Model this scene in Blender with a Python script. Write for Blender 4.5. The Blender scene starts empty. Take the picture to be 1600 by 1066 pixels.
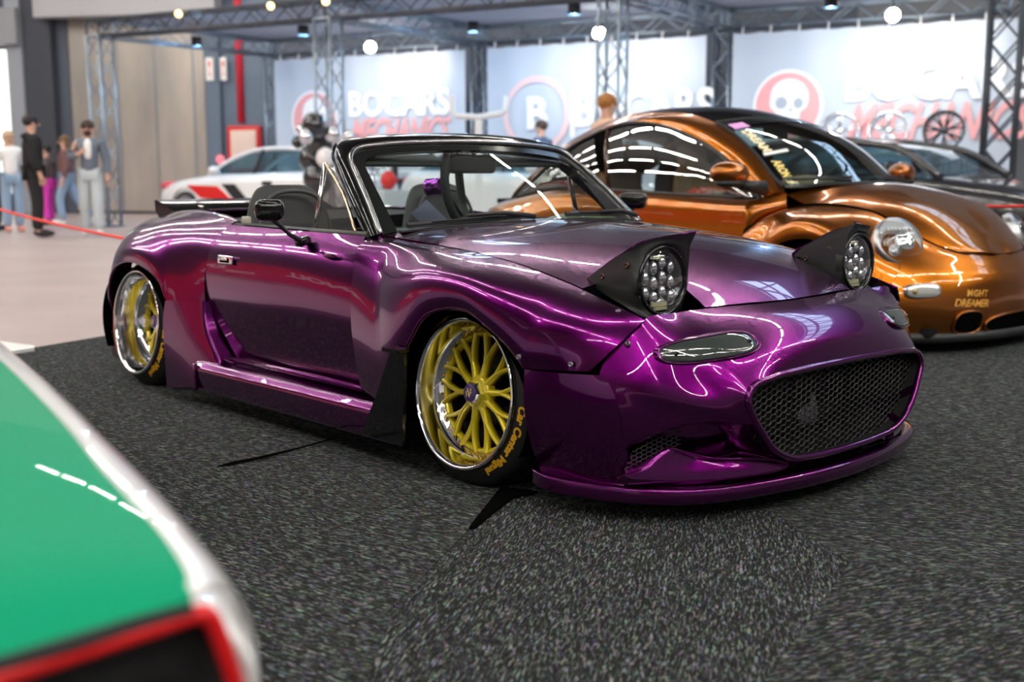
import bpy, bmesh, math, random
import numpy as np
from mathutils import Vector, Matrix, Euler
random.seed(7); np.random.seed(7)
SC = bpy.context.scene
COL = SC.collection
PI = math.pi
# ------------------------------------------------------------------ camera numbers
CAM = np.array([2.64, -2.96, 0.956]); YAW = math.radians(137.87); PITCH = math.radians(-8.45); FPX = 1784.0
_F = np.array([math.cos(PITCH)*math.cos(YAW), math.cos(PITCH)*math.sin(YAW), math.sin(PITCH)])
_R = np.cross(_F, [0, 0, 1.0]); _R /= np.linalg.norm(_R); _U = np.cross(_R, _F)

def at(u, v, x=None, y=None, z=None, d=None):
    """world point of a sight line where it meets a plane of the place"""
    r = _F + _R*(u-800)/FPX + _U*(533-v)/FPX
    if x is not None: t = (x-CAM[0])/r[0]
    elif y is not None: t = (y-CAM[1])/r[1]
    elif z is not None: t = (z-CAM[2])/r[2]
    else: t = d
    return CAM + r*t

# ------------------------------------------------------------------ geometry helpers
def A(x): return np.array(x, dtype=float)
def unit(v):
    v = A(v); n = np.linalg.norm(v); return v/n if n > 1e-12 else v

def herm(C, k, axis=0, sharp=()):
    """smooth subdivision of a control array along one axis (passes through every control point)"""
    C = np.moveaxis(A(C), axis, 0); n = C.shape[0]
    if sharp:
        cuts = [0]+sorted(sharp)+[n-1]; outs = []
        for a, b in zip(cuts[:-1], cuts[1:]):
            if b > a:
                o = herm(C[a:b+1], k, 0); outs.append(o if not outs else o[1:])
        return np.moveaxis(np.concatenate(outs), 0, axis)
    if n == 2:
        t = np.linspace(0, 1, k+1); sh = (-1,)+(1,)*(C.ndim-1)
        return np.moveaxis(C[0]*(1-t.reshape(sh))+C[1]*t.reshape(sh), 0, axis)
    d = np.linalg.norm(np.diff(C, axis=0), axis=-1)
    while d.ndim > 1: d = d.mean(axis=-1)
    h = np.maximum(d, 1e-5)**0.7
    sh = (-1,)+(1,)*(C.ndim-1)
    dl = np.diff(C, axis=0)/h.reshape(sh)
    m = np.empty_like(C)
    for i in range(1, n-1):
        m[i] = (dl[i-1]*h[i]+dl[i]*h[i-1])/(h[i-1]+h[i])
    m[0] = 1.5*dl[0]-0.5*m[1]; m[-1] = 1.5*dl[-1]-0.5*m[-2]
    out = []
    for i in range(n-1):
        for j in range(k):
            t = j/k; t2 = t*t; t3 = t2*t
            out.append((2*t3-3*t2+1)*C[i]+(t3-2*t2+t)*h[i]*m[i]+(-2*t3+3*t2)*C[i+1]+(t3-t2)*h[i]*m[i+1])
    out.append(C[-1])
    return np.moveaxis(np.array(out), 0, axis)

def cr(P, k=6, closed=False):
    P = A(P)
    if not closed: return herm(P, k)
    n = len(P); Q = np.concatenate([P[-3:], P, P[:3]])
    o = herm(Q, k); return o[3*k:(3+n)*k]

def surf(C, ku, kv, su=(), sv=()):
    return herm(herm(C, ku, 0, su), kv, 1, sv)

def mir(P): return A(P)*A([1, -1, 1])

class Geo:
    def __init__(s): s.v = []; s.f = []; s.s = []
    def add(s, V, F, smooth=True):
        o = len(s.v); s.v.extend([tuple(map(float, p)) for p in V])
        for q in F: s.f.append(tuple(int(i)+o for i in q)); s.s.append(smooth)
        return s
    def merge(s, g, M=None):
        V = g.v if M is None else [tuple(M @ Vector(p)) for p in g.v]
        o = len(s.v); s.v.extend(V); s.f.extend([tuple(i+o for i in q) for q in g.f]); s.s.extend(g.s); return s
    def xf(s, M): s.v = [tuple(M @ Vector(p)) for p in s.v]; return s
    def grid(s, P, cu=False, cv=False, smooth=True):
        P = A(P); nu, nv = P.shape[:2]; F = []
        for i in range(nu if cu else nu-1):
            for j in range(nv if cv else nv-1):
                a = i*nv+j; b = ((i+1) % nu)*nv+j; c = ((i+1) % nu)*nv+(j+1) % nv; d = i*nv+(j+1) % nv
                F.append((a, b, c, d))
        return s.add(P.reshape(-1, 3), F, smooth)
    def panel(s, P, th=0.004, ref=(-1, 0, .25), keep=None):
        """open surface with thickness towards ref, rim vertices not shared so edges stay crisp"""
        P = A(P); nu, nv = P.shape[:2]
        du = np.gradient(P, axis=0); dv = np.gradient(P, axis=1)
        N = np.cross(du, dv); L = np.linalg.norm(N, axis=-1, keepdims=True); N = N/np.maximum(L, 1e-9)
        c = (N*(P-A(ref))).sum()
        if c < 0: N = -N
        B = P-N*th; F = []
        for i in range(nu-1):
            for j in range(nv-1):
                if keep is not None and not keep[i, j]: continue
                F.append((i*nv+j, (i+1)*nv+j, (i+1)*nv+j+1, i*nv+j+1))
        if c < 0: F = [q[::-1] for q in F]
        s.add(P.reshape(-1, 3), F); s.add(B.reshape(-1, 3), [q[::-1] for q in F])
        cnt = {}
        for q in F:
            for a, b in zip(q, q[1:]+q[:1]):
                if (b, a) in cnt: del cnt[(b, a)]
                else: cnt[(a, b)] = 1
        PP = P.reshape(-1, 3); BB = B.reshape(-1, 3)
        for a, b in cnt:
            s.add([PP[a], PP[b], BB[b], BB[a]], [(3, 2, 1, 0)], False)
        return s
    def box(s, c, size, R=None, smooth=False):
        c = A(c); h = A(size)/2; V = []
        for z in (-1, 1):
            for y in (-1, 1):
                for x in (-1, 1):
                    p = A([x, y, z])*h
                    if R is not None: p = A(R @ Vector(p))
                    V.append(c+p)
        return s.add(V, [(0, 2, 3, 1), (4, 5, 7, 6), (0, 1, 5, 4), (2, 6, 7, 3), (0, 4, 6, 2), (1, 3, 7, 5)], smooth)
    def rbox(s, c, size, r=0.01, R=None, seg=3, p=None):
        """rounded box (superellipsoid-free: bevelled cube)"""
        bm = bmesh.new(); bmesh.ops.create_cube(bm, size=1)
        for v in bm.verts: v.co = Vector([v.co[i]*size[i] for i in range(3)])
        bmesh.ops.bevel(bm, geom=list(bm.edges), offset=min(r, min(size)*.49), segments=seg, profile=.5, affect='EDGES')
        M = Matrix.Translation(Vector(c)) @ (R.to_4x4() if R is not None else Matrix())
        bm.verts.index_update()
        s.add([M @ v.co for v in bm.verts], [[v.index for v in f.verts] for f in bm.faces], True); bm.free(); return s
    def tube(s, pts, r, n=8, closed=False, caps=True, flat=1.0, up=None):
        P = A(pts); m = len(P); rr = np.full(m, r, float) if np.isscalar(r) else A(r)
        T = np.gradient(P, axis=0) if not closed else np.roll(P, -1, 0)-np.roll(P, 1, 0)
        T = T/np.maximum(np.linalg.norm(T, axis=1, keepdims=True), 1e-9)
        u0 = A(up) if up is not None else (A([0, 0, 1]) if abs(T[0][2]) < .9 else A([1, 0, 0]))
        rings = []; u = u0
        for i in range(m):
            if up is not None: u = A(up)
            sd = unit(np.cross(T[i], u)); u = unit(np.cross(sd, T[i]))
            rings.append([P[i]+rr[i]*(math.cos(2*PI*k/n)*sd+flat*math.sin(2*PI*k/n)*u) for k in range(n)])
        s.grid(rings, cu=closed, cv=True)
        if caps and not closed:
            o = len(s.v)-m*n
            s.f.append(tuple(o+k for k in range(n))); s.s.append(False)
            s.f.append(tuple(o+(m-1)*n+k for k in reversed(range(n)))); s.s.append(False)
        return s
    def lathe(s, prof, n=32, M=None, closed=False, smooth=True):
        """prof: (r, h) revolved about local z"""
        R = [[(r*math.cos(2*PI*k/n), r*math.sin(2*PI*k/n), h) for k in range(n)] for r, h in prof]
        g = Geo().grid(R, cv=True, cu=closed, smooth=smooth); return s.merge(g, M)
    def ball(s, c, r, nu=12, nv=8, M=None):
        r = A([r, r, r]) if np.isscalar(r) else A(r)
        P = [[(r[0]*math.sin(PI*i/nv)*math.cos(2*PI*j/nu), r[1]*math.sin(PI*i/nv)*math.sin(2*PI*j/nu), r[2]*math.cos(PI*i/nv)) for j in range(nu)] for i in range(nv+1)]
        g = Geo().grid(P, cv=True); MM = Matrix.Translation(Vector(c)) @ (M.to_4x4() if M is not None else Matrix())
        return s.merge(g, MM)
    def prism(s, poly, ext, smooth=False):
        """closed 3D polygon pushed along ext"""
        P = A(poly); n = len(P); E_ = A(ext)
        s.add(P, [tuple(range(n))[::-1]], smooth); s.add(P+E_, [tuple(range(n))], smooth)
        for i in range(n):
            j = (i+1) % n; s.add([P[i], P[j], P[j]+E_, P[i]+E_], [(0, 1, 2, 3)], smooth)
        return s

def frame(o, z, x=None):
    """matrix with local z along z"""
    z = Vector(z).normalized(); x = Vector(x) if x is not None else (Vector((0, 0, 1)) if abs(z.z) < .9 else Vector((1, 0, 0)))
    y = z.cross(x).normalized(); x = y.cross(z)
    M = Matrix((x, y, z)).transposed().to_4x4(); M.translation = Vector(o); return M

def obj(name, g, m, parent=None, loc=None, rot=None):
    me = bpy.data.meshes.new(name); me.from_pydata([tuple(v) for v in g.v], [], g.f)
    me.polygons.foreach_set('use_smooth', g.s); me.update()
    ms = m if isinstance(m, (list, tuple)) else [m]
    for x in ms: me.materials.append(x)
    o = bpy.data.objects.new(name, me); COL.objects.link(o)
    if parent is not None: o.parent = parent
    if loc is not None: o.location = loc
    if rot is not None: o.rotation_euler = rot
    return o
def tag(o, label=None, cat=None, group=None, kind=None):
    if label: o['label'] = label
    if cat: o['category'] = cat
    if group: o['group'] = group
    if kind: o['kind'] = kind
    return o
def thing(name, label, cat, loc=(0, 0, 0), rz=0, group=None):
    o = bpy.data.objects.new(name, None); COL.objects.link(o); o.empty_display_size = .1
    o.location = loc; o.rotation_euler = (0, 0, rz); return tag(o, label, cat, group)
def struct(name, g, m, **k):
    o = obj(name, g, m, **k); o['kind'] = 'structure'; return o
def copy_tree(o, parent=None):
    c = o.copy(); COL.objects.link(c)
    if parent is not None: c.parent = parent
    for ch in list(o.children): copy_tree(ch, c)
    return c

_tc = {}
def text_geo(txt, size=1.0, bold=0.0, shear=0.0, spacing=1.0, res=3, dense=0):
    """flat lettering in the xy plane, centred on the origin"""
    key = (txt, size, bold, shear, spacing, res, dense)
    if key not in _tc:
        cu = bpy.data.curves.new('lettering', 'FONT'); cu.body = txt; cu.size = size; cu.offset = bold; cu.shear = shear
        cu.space_character = spacing; cu.resolution_u = res; cu.align_x = 'CENTER'; cu.align_y = 'CENTER'
        o = bpy.data.objects.new('lettering', cu); COL.objects.link(o)
        dg = bpy.context.evaluated_depsgraph_get(); me = bpy.data.meshes.new_from_object(o.evaluated_get(dg))
        V = [tuple(v.co) for v in me.vertices]; F = [tuple(p.vertices) for p in me.polygons]
        bpy.data.objects.remove(o); bpy.data.curves.remove(cu); bpy.data.meshes.remove(me)
        _tc[key] = (V, F)
    V, F = _tc[key]; g = Geo(); g.add(V, F, False); return g

# ------------------------------------------------------------------ materials
_mc = {}
def mat(name, col=(.5, .5, .5), rough=.5, metal=0., coat=0., cr_=.03, spec=.5, emit=None, es=0., trans=0., sheen=0., ior=1.5):
    if name in _mc: return _mc[name]
    m = bpy.data.materials.new(name); m.use_nodes = True; b = m.node_tree.nodes['Principled BSDF']
    b.inputs['Base Color'].default_value = (*col, 1); b.inputs['Roughness'].default_value = rough
    b.inputs['Metallic'].default_value = metal; b.inputs['Coat Weight'].default_value = coat
    b.inputs['Coat Roughness'].default_value = cr_; b.inputs['Specular IOR Level'].default_value = spec
    b.inputs['IOR'].default_value = ior; b.inputs['Transmission Weight'].default_value = trans
    b.inputs['Sheen Weight'].default_value = sheen
    if emit: b.inputs['Emission Color'].default_value = (*emit, 1); b.inputs['Emission Strength'].default_value = es
    _mc[name] = m; return m
def nodes(m): return m.node_tree.nodes, m.node_tree.links, m.node_tree.nodes['Principled BSDF']
def noise_col(m, c1, c2, scale, detail=4, rough=.6, vec=None, stretch=(1, 1, 1), rot=0.):
    N, L, b = nodes(m)
    tc = N.new('ShaderNodeTexCoord'); mp = N.new('ShaderNodeMapping'); mp.inputs['Scale'].default_value = stretch; mp.inputs['Rotation'].default_value = (0, 0, rot)
    nz = N.new('ShaderNodeTexNoise'); nz.inputs['Scale'].default_value = scale; nz.inputs['Detail'].default_value = detail; nz.inputs['Roughness'].default_value = rough
    rp = N.new('ShaderNodeValToRGB'); rp.color_ramp.elements[0].color = (*c1, 1); rp.color_ramp.elements[1].color = (*c2, 1)
    rp.color_ramp.elements[0].position = .3; rp.color_ramp.elements[1].position = .7
    L.new(tc.outputs['Object'], mp.inputs['Vector']); L.new(mp.outputs['Vector'], nz.inputs['Vector']); L.new(nz.outputs['Fac'], rp.inputs['Fac']); L.new(rp.outputs['Color'], b.inputs['Base Color'])
    return nz, rp
def bump(m, scale, strength, dist=.01, detail=3, stretch=(1, 1, 1), rot=0.):
    N, L, b = nodes(m)
    tc = N.new('ShaderNodeTexCoord'); mp = N.new('ShaderNodeMapping'); mp.inputs['Scale'].default_value = stretch; mp.inputs['Rotation'].default_value = (0, 0, rot)
    nz = N.new('ShaderNodeTexNoise'); nz.inputs['Scale'].default_value = scale; nz.inputs['Detail'].default_value = detail
    bp = N.new('ShaderNodeBump'); bp.inputs['Strength'].default_value = strength; bp.inputs['Distance'].default_value = dist
    L.new(tc.outputs['Object'], mp.inputs['Vector']); L.new(mp.outputs['Vector'], nz.inputs['Vector']); L.new(nz.outputs['Fac'], bp.inputs['Height']); L.new(bp.outputs['Normal'], b.inputs['Normal'])
def glass(name, tint=(.8, .9, .88), refl=1.0, rough=.0, ior=1.5):
    """window glass: sees through with a tint and mirrors by angle (same from both faces)"""
    if name in _mc: return _mc[name]
    m = bpy.data.materials.new(name); m.use_nodes = True; N = m.node_tree.nodes; L = m.node_tree.links; N.remove(N['Principled BSDF'])
    out = N['Material Output']; t = N.new('ShaderNodeBsdfTransparent'); t.inputs['Color'].default_value = (*tint, 1)
    g = N.new('ShaderNodeBsdfGlossy'); g.inputs['Roughness'].default_value = rough; g.inputs['Color'].default_value = (refl, refl, refl, 1)
    f = N.new('ShaderNodeLayerWeight'); f.inputs['Blend'].default_value = .5; p = N.new('ShaderNodeMath'); p.operation = 'POWER'; p.inputs[1].default_value = 4.5
    r0 = ((ior-1)/(ior+1))**2*1.6; q = N.new('ShaderNodeMath'); q.operation = 'MULTIPLY_ADD'; q.inputs[1].default_value = 1-r0; q.inputs[2].default_value = r0
    x = N.new('ShaderNodeMixShader'); L.new(f.outputs['Facing'], p.inputs[0]); L.new(p.outputs[0], q.inputs[0])
    L.new(q.outputs[0], x.inputs[0]); L.new(t.outputs[0], x.inputs[1]); L.new(g.outputs[0], x.inputs[2]); L.new(x.outputs[0], out.inputs['Surface'])
    _mc[name] = m; return m

def paint(name, col, rough=.36, metal=.9, flake=900, ior=1.6):
    m = mat(name, col, rough, metal, coat=1., cr_=.015)
    N, L, b = nodes(m); b.inputs['Coat IOR'].default_value = ior
    nz, rp = noise_col(m, tuple(c*.8 for c in col), tuple(min(1, c*1.2) for c in col), flake, 1)
    return m
purple = paint('candy_purple_paint', (.125, .0005, .116), .235, .97, ior=1.45)
copper = paint('copper_paint', (.37, .108, .003), .28, .95, ior=1.5)
green = mat('green_paint', (.0, .30, .15), .5, 0., coat=.16, cr_=.02, spec=.08)
white_p = mat('white_paint', (.90, .90, .91), .3, 0., coat=1., cr_=.02)
blackg = mat('black_gloss_paint', (.004, .004, .005), .12, 0., coat=.6, cr_=.02, spec=.25)
blackm = mat('black_matte_plastic', (.018, .019, .021), .48); bump(blackm, 700, .15, .002)
blackr = mat('black_rubber', (.012, .012, .013), .7)
dark = mat('dark_interior', (.010, .010, .011), .8, spec=.15)
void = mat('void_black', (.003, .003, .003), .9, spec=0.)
chrome = mat('chrome', (.82, .83, .85), .06, 1.)
polished = mat('polished_aluminium', (.86, .86, .87), .10, 1.)
satin = mat('satin_aluminium', (.55, .56, .58), .32, 1.)
gold = mat('yellow_gold_wheel_paint', (.72, .57, .015), .30, .35, coat=.8, cr_=.05)
goldb = mat('gold_bolt', (.75, .42, .08), .25, 1.)
yellow_l = mat('yellow_lettering', (.95, .50, .02), .5)
tyre_m = mat('tyre_rubber', (.013, .013, .014), .55); bump(tyre_m, 120, .1, .002)
leather = mat('dark_leather', (.022, .022, .024), .5); bump(leather, 260, .25, .003)
fabric_d = mat('dark_fabric', (.03, .032, .036), .85)
red_m = mat('red_plastic', (.75, .02, .02), .35, coat=.3)
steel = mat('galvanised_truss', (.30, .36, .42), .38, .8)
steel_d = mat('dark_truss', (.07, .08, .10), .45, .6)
wglass = glass('windscreen_glass', (.80, .90, .88))
# =================================================================== camera, light, setting (temporary)
cd = bpy.data.cameras.new('camera'); cam = bpy.data.objects.new('camera', cd); COL.objects.link(cam); SC.camera = cam
M = Matrix((Vector(_R), Vector(_U), Vector(-_F))).transposed().to_4x4(); M.translation = Vector(CAM); cam.matrix_world = M
cd.sensor_width = 36; cd.lens = FPX*36/1600; cd.clip_start = .05; cd.clip_end = 200
cd.dof.use_dof = True; cd.dof.focus_distance = 3.55; cd.dof.aperture_fstop = 2.4
SC.view_settings.view_transform = 'Standard'; SC.view_settings.look = 'None'; SC.view_settings.gamma = 1; SC.view_settings.exposure = .25
SC.cycles.max_bounces = 8; SC.cycles.transparent_max_bounces = 12; SC.cycles.use_denoising = True
w = bpy.data.worlds.new('hall_air'); SC.world = w; w.use_nodes = True
w.node_tree.nodes['Background'].inputs[0].default_value = (.55, .6, .7, 1); w.node_tree.nodes['Background'].inputs[1].default_value = .25
# =================================================================== THE HALL
O2 = A([-17.05, 5.30]); E1 = unit(A([.94, .34])); E2 = A([-E1[1], E1[0]])
def st(a, b, z=0.): p = O2+a*E1+b*E2; return A([p[0], p[1], z])
RZ = math.atan2(E1[1], E1[0])
# concrete floor
conc = mat('concrete_floor', (.5, .4, .38), .42); noise_col(conc, (.43, .345, .335), (.53, .43, .415), .9, 6); bump(conc, 60, .08, .004)
struct('floor', Geo().box((-4, 0, -.06), (44, 36, .1)), conc)
# needle-felt carpet in loose pieces
def carpet_mat(name, ang, k=1.):
    m = mat(name, (.03, .03, .03), .92, spec=.25); N, L, b = nodes(m)
    tc = N.new('ShaderNodeTexCoord'); mp = N.new('ShaderNodeMapping'); mp.inputs['Rotation'].default_value = (0, 0, ang); mp.vector_type = 'TEXTURE'; mp.inputs['Scale'].default_value = (1, 1/5.5, 1)
    n1 = N.new('ShaderNodeTexNoise'); n1.inputs['Scale'].default_value = 35; n1.inputs['Detail'].default_value = 2.5; n1.inputs['Roughness'].default_value = .6; n1.inputs['Distortion'].default_value = .9
    L.new(tc.outputs['Object'], mp.inputs['Vector']); L.new(mp.outputs['Vector'], n1.inputs['Vector'])
    r1 = N.new('ShaderNodeValToRGB'); e = r1.color_ramp.elements
    e[0].position = .40; e[0].color = (.004*k, .0045*k, .005*k, 1); e[1].position = .70; e[1].color = (.27*k, .30*k, .30*k, 1); q = r1.color_ramp.elements.new(.53); q.color = (.017*k, .019*k, .020*k, 1)
    L.new(n1.outputs['Fac'], r1.inputs['Fac'])
    n2 = N.new('ShaderNodeTexNoise'); n2.inputs['Scale'].default_value = 28; n2.inputs['Detail'].default_value = 1; L.new(mp.outputs['Vector'], n2.inputs['Vector'])
    h = N.new('ShaderNodeHueSaturation'); h.inputs['Saturation'].default_value = 1.0
    mx = N.new('ShaderNodeMix'); mx.data_type = 'RGBA'; mx.blend_type = 'MULTIPLY'; mx.inputs[0].default_value = .6
    cm = N.new('ShaderNodeMix'); cm.data_type = 'RGBA'; cm.blend_type = 'MIX'
    L.new(n2.outputs['Color'], h.inputs['Color']); h.inputs['Saturation'].default_value = 1.25; h.inputs['Value'].default_value = 1.9
    L.new(r1.outputs['Color'], mx.inputs[6]); L.new(h.outputs['Color'], mx.inputs[7]); L.new(mx.outputs[2], b.inputs['Base Color'])
    bp = N.new('ShaderNodeBump'); bp.inputs['Strength'].default_value = .8; bp.inputs['Distance'].default_value = .006
    L.new(n1.outputs['Fac'], bp.inputs['Height']); L.new(bp.outputs['Normal'], b.inputs['Normal']); return m
ce = [at(-120, 572, z=0), at(180, 522, z=0)]
dv = unit(ce[1]-ce[0])
p0 = ce[0]-dv*3; p1 = ce[1]+dv*7.2
base = [p0, p1, p1+A([9, 0, 0]), p0+A([9, 0, 0])]
g = Geo().prism([p*A([1, 1, 0])+A([0, 0, -.012]) for p in base], (0, 0, .012)); g.f = [q for q in g.f]
tag(obj('carpet', g, carpet_mat('carpet_felt', .5)), 'large dark grey felt carpet spread under both show cars', 'carpet', kind='structure')
def piece(px, m, label, z=.0005, th=.0025):
    P = [A([*at(u, v, z=0)[:2], z]) for u, v in px] if not isinstance(px[0][0], np.ndarray) else px
    return tag(obj('carpet_piece', Geo().prism(P, (0, 0, th)), m), label, 'carpet', kind='structure')
piece([(783, 766), (640, 749), (400, 722), (250, 745), (100, 860), (120, 1300), (480, 1250), (600, 965), (735, 826)], carpet_mat('carpet_felt_b', .25, 1.05), 'dark felt carpet piece whose torn corner lies beside the gold front wheel')
piece([(1330, 880), (1600, 914), (2200, 1000), (1600, 1500), (1150, 1140), (1205, 1050)], carpet_mat('carpet_felt_c', 1.25, .9), 'dark felt carpet piece in the lower right corner of the floor')
piece([(800, 775), (905, 792), (1200, 800), (1330, 879), (1205, 1049), (1050, 1260), (500, 1262), (610, 968), (742, 828)], carpet_mat('carpet_felt_d', 2.2, 1.0), 'dark felt carpet piece in front of the roadster splitter', th=.003)
gq = Geo(); gq.prism([A([*at(u, v, z=0)[:2], .006]) for u, v in ((340, 733), (362, 726), (400, 719), (460, 705), (520, 689), (458, 707), (400, 722), (364, 729))], (0, 0, .004))
obj('carpet_seam', gq, void)['kind'] = 'structure'
gq = Geo(); gq.prism([A([*at(u, v, z=0)[:2], .0012]) for u, v in ((783, 764), (840, 772), (800, 782), (742, 829), (733, 828))], (0, 0, .008)); o = obj('carpet_gap', gq, void); o['kind'] = 'structure'

# hall shell
hall_d = mat('hall_wall_grey', (.20, .21, .23), .7); noise_col(hall_d, (.17, .18, .20), (.23, .24, .26), .6)
hall_l = mat('hall_wall_light', (.50, .49, .47), .7); noise_col(hall_l, (.45, .44, .42), (.55, .54, .52), .7)
roof_m = mat('hall_roof_dark', (.05, .05, .055), .8)
struct('ceiling', Geo().box((-4, 0, 9.1), (44, 36, .2)), roof_m)
struct('wall_front', Geo().box((-4, -18.1, 4.5), (44, .2, 9)), mat('hall_wall_beige', (.16, .115, .08), .75))
struct('wall_right', Geo().box((18.1, 0, 4.5), (.2, 36, 9)), hall_d)
struct('wall_far', Geo().box((-4, 18.1, 4.5), (44, .2, 9)), hall_d)
struct('wall_left', Geo().box((-26.1, 0, 4.5), (.2, 36, 9)), hall_d)
# back wall facing the stand
WP = at(200, 333, z=0); WD = unit(A([.80, .60, 0])); WN = A([WD[1], -WD[0], 0])
def wp(u, z, off=0., v=300):
    r = at(u, v, d=1)-CAM; P = WP+WN*off; t = ((P-CAM)@WN)/(r@WN); q = CAM+r*t; return A([q[0], q[1], z])
def wseg(name, u0, u1, z0, z1, off, th, m, kind=True):
    a, b = wp(u0, z0, off), wp(u1, z0, off); L_ = np.linalg.norm(b-a); c = (a+b)/2
    R = Matrix.Rotation(math.atan2(WD[1], WD[0]), 3, 'Z'); g = Geo().box(c+A([0, 0, (z1-z0)/2])-WN*(th/2), (L_, th, z1-z0), R)
    o = obj(name, g, m)
    if kind: o['kind'] = 'structure'
    return o
blue_d = mat('wall_dark_blue_grey', (.085, .10, .135), .6); blue_m = mat('wall_blue_grey', (.14, .19, .26), .6)
panel_m = mat('brushed_panel', (.50, .47, .43), .38, .55); noise_col(panel_m, (.38, .36, .34), (.62, .56, .50), 1.1, 3, stretch=(1, 1, .25))
wseg('wall_back', -400, 1700, 0, 9, 0, .25, blue_d)
wseg('window_1', -120, 22, .45, 3.75, .06, .06, mat('bright_doorway', (.9, .95, .9), .5, emit=(.95, 1, .92), es=1.3))
wseg('trim_1', 24, 47, 0, 9, .5, .4, mat('column_light_grey', (.33, .35, .40), .6))
wseg('trim_2', 49, 92, 0, 9, .45, .4, mat('column_dark', (.055, .06, .08), .6))
wseg('trim_3', 92, 118, 0, 9, .2, .2, blue_d)  # dark strip standing in for the shade between column and panels
for i, (u0, u1) in enumerate(((118, 192), (193, 249), (250, 308), (309, 326))): wseg('wall_panel', u0, u1, .05, 4.4, .15, .1, panel_m)
wseg('trim_4', 68, 345, 4.35, 6.2, .8, .4, mat('beam_light_grey', (.42, .42, .45), .6))
wseg('trim_5', -200, 40, 3.8, 4.6, .7, .4, mat('beam_grey', (.30, .31, .34), .6))
wseg('trim_6', 327, 349, 0, 6, .25, .2, blue_m); wseg('trim_7', 352, 430, 0, 6, .12, .1, blue_m)
for u in (192.5, 249.5, 308.5): wseg('trim_8', u-.8, u+.8, .05, 4.4, .17, .02, steel)
# red pipe, red cabinet, plates on the wall
pp = wp(381, 0, .14); tag(obj('fire_pipe', Geo().tube([A([0, 0, 2.05]), A([0, 0, 6.5])], .085, 12), mat('pipe_red', (.75, .03, .06), .4), loc=tuple(pp)), 'red vertical fire pipe running up the back wall', 'pipe')
cb = wp(386, 1.45, .32); rz = math.atan2(WD[1], WD[0])
t = thing('fire_hose_cabinet', 'red framed fire hose cabinet with a pale door on the back wall', 'cabinet', tuple(wp(386, .92, .20)), rz)
obj('cabinet_body', Geo().rbox((0, 0, .52), (.78, .20, 1.04), .02), red_m, t); obj('cabinet_door', Geo().rbox((.0, -.11, .52), (.60, .03, .84), .01), mat('cabinet_door_pale', (.92, .70, .60), .4), t)
for u, lab in ((335, 'white wall notice with red print, nearest the metal panels'), (356, 'white wall notice with red print, nearest the red pipe')):
    s_ = thing('wall_sign', lab, 'sign', tuple(wp(u, 2.95, .30)), rz)
    obj('sign_plate', Geo().rbox((0, 0, .25), (.19 if u < 340 else .15, .02, .50), .005), mat('notice_white', (.9, .88, .85), .5), s_)
    [obj('sign_print', Geo().box(c_, d_), red_m, s_) for c_, d_ in (((0, -.012, .36), (.05, .004, .13)), ((0, -.012, .14), (.06, .004, .04)), ((0, -.012, .23), (.09, .004, .015)))]
tag(obj('alarm_bell', Geo().lathe([(.10, 0), (.10, .05), (.06, .09), (0, .10)], 16, frame((0, 0, 0), -A([0, 1, 0]))), mat('alarm_red', (.8, .12, .16), .3, emit=(1, .3, .35), es=.6), loc=tuple(wp(347, 1.22, .30)), rot=(0, 0, rz)), 'small round red alarm on the blue wall column', 'alarm')

# ------------------------------------------------------------------ hall lighting: dashed rows of tube lamps, some added as fill, and a roof light
tube_m = mat('tube_lamp', (1, 1, 1), .5, emit=(1, .95, .86), es=75)
def lamp_row(x0, x1, y, z, L=1.25, gap=.34, w=.065):
    g = Geo(); x = x0
    while x < x1: g.box((x+L/2, y, z), (L, w, .05)); x += L+gap
    o = obj('ceiling_light', g, tube_m); o['kind'] = 'structure'; return o
for y in (-6.8, -1.2, 7.5): lamp_row(-22, 14, y, 7.6)
lamp_row(-17, -3, -5.4, 4.6)  # low row added to brighten the red barrier banner
lamp_row(-24, -11, 2.6, 7.8)  # extra row added to lift the back of the hall
lamp_row(-24, -10, -3.6, 7.8)  # extra row added to brighten the floor on the left
def lamp_col(x, y0, y1, z, L=1.25, gap=.34, w=.065):
    g = Geo(); y = y0
    while y < y1: g.box((x, y+L/2, z), (w, L, .05)); y += L+gap
    o = obj('ceiling_light', g, tube_m); o['kind'] = 'structure'
for x in (5.6, 9.6): lamp_col(x, -14, 10, 7.4)  # the outer column is added for more light from the front
sky_m = mat('roof_light_sky', (.6, .8, 1), .5, emit=(.50, .72, 1.0), es=4.5)
for n_, (x0, x1) in enumerate(((-3.5, 7), (-24, -15))):
    xm = (x0+x1)/2; o = obj(f'window_{n_+2}', Geo().box((xm, 12.2, 8.95), (x1-x0, 2.0, .04)), sky_m); o['kind'] = 'structure'
    g = Geo()
    for x in np.arange(x0, x1+.1, 1.3): g.box((x, 12.2, 8.85), (.12, 2.3, .1)); g.box((x+.65, 12.2, 8.8), (.08, 2.6, .06), Matrix.Rotation(.5, 3, 'Z'))
    for y in (11.2, 12.2, 13.2): g.box((xm, y, 8.85), (x1-x0, .10, .1))
    o = obj(f'trim_{n_+9}', g, steel_d); o['kind'] = 'structure'

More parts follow.
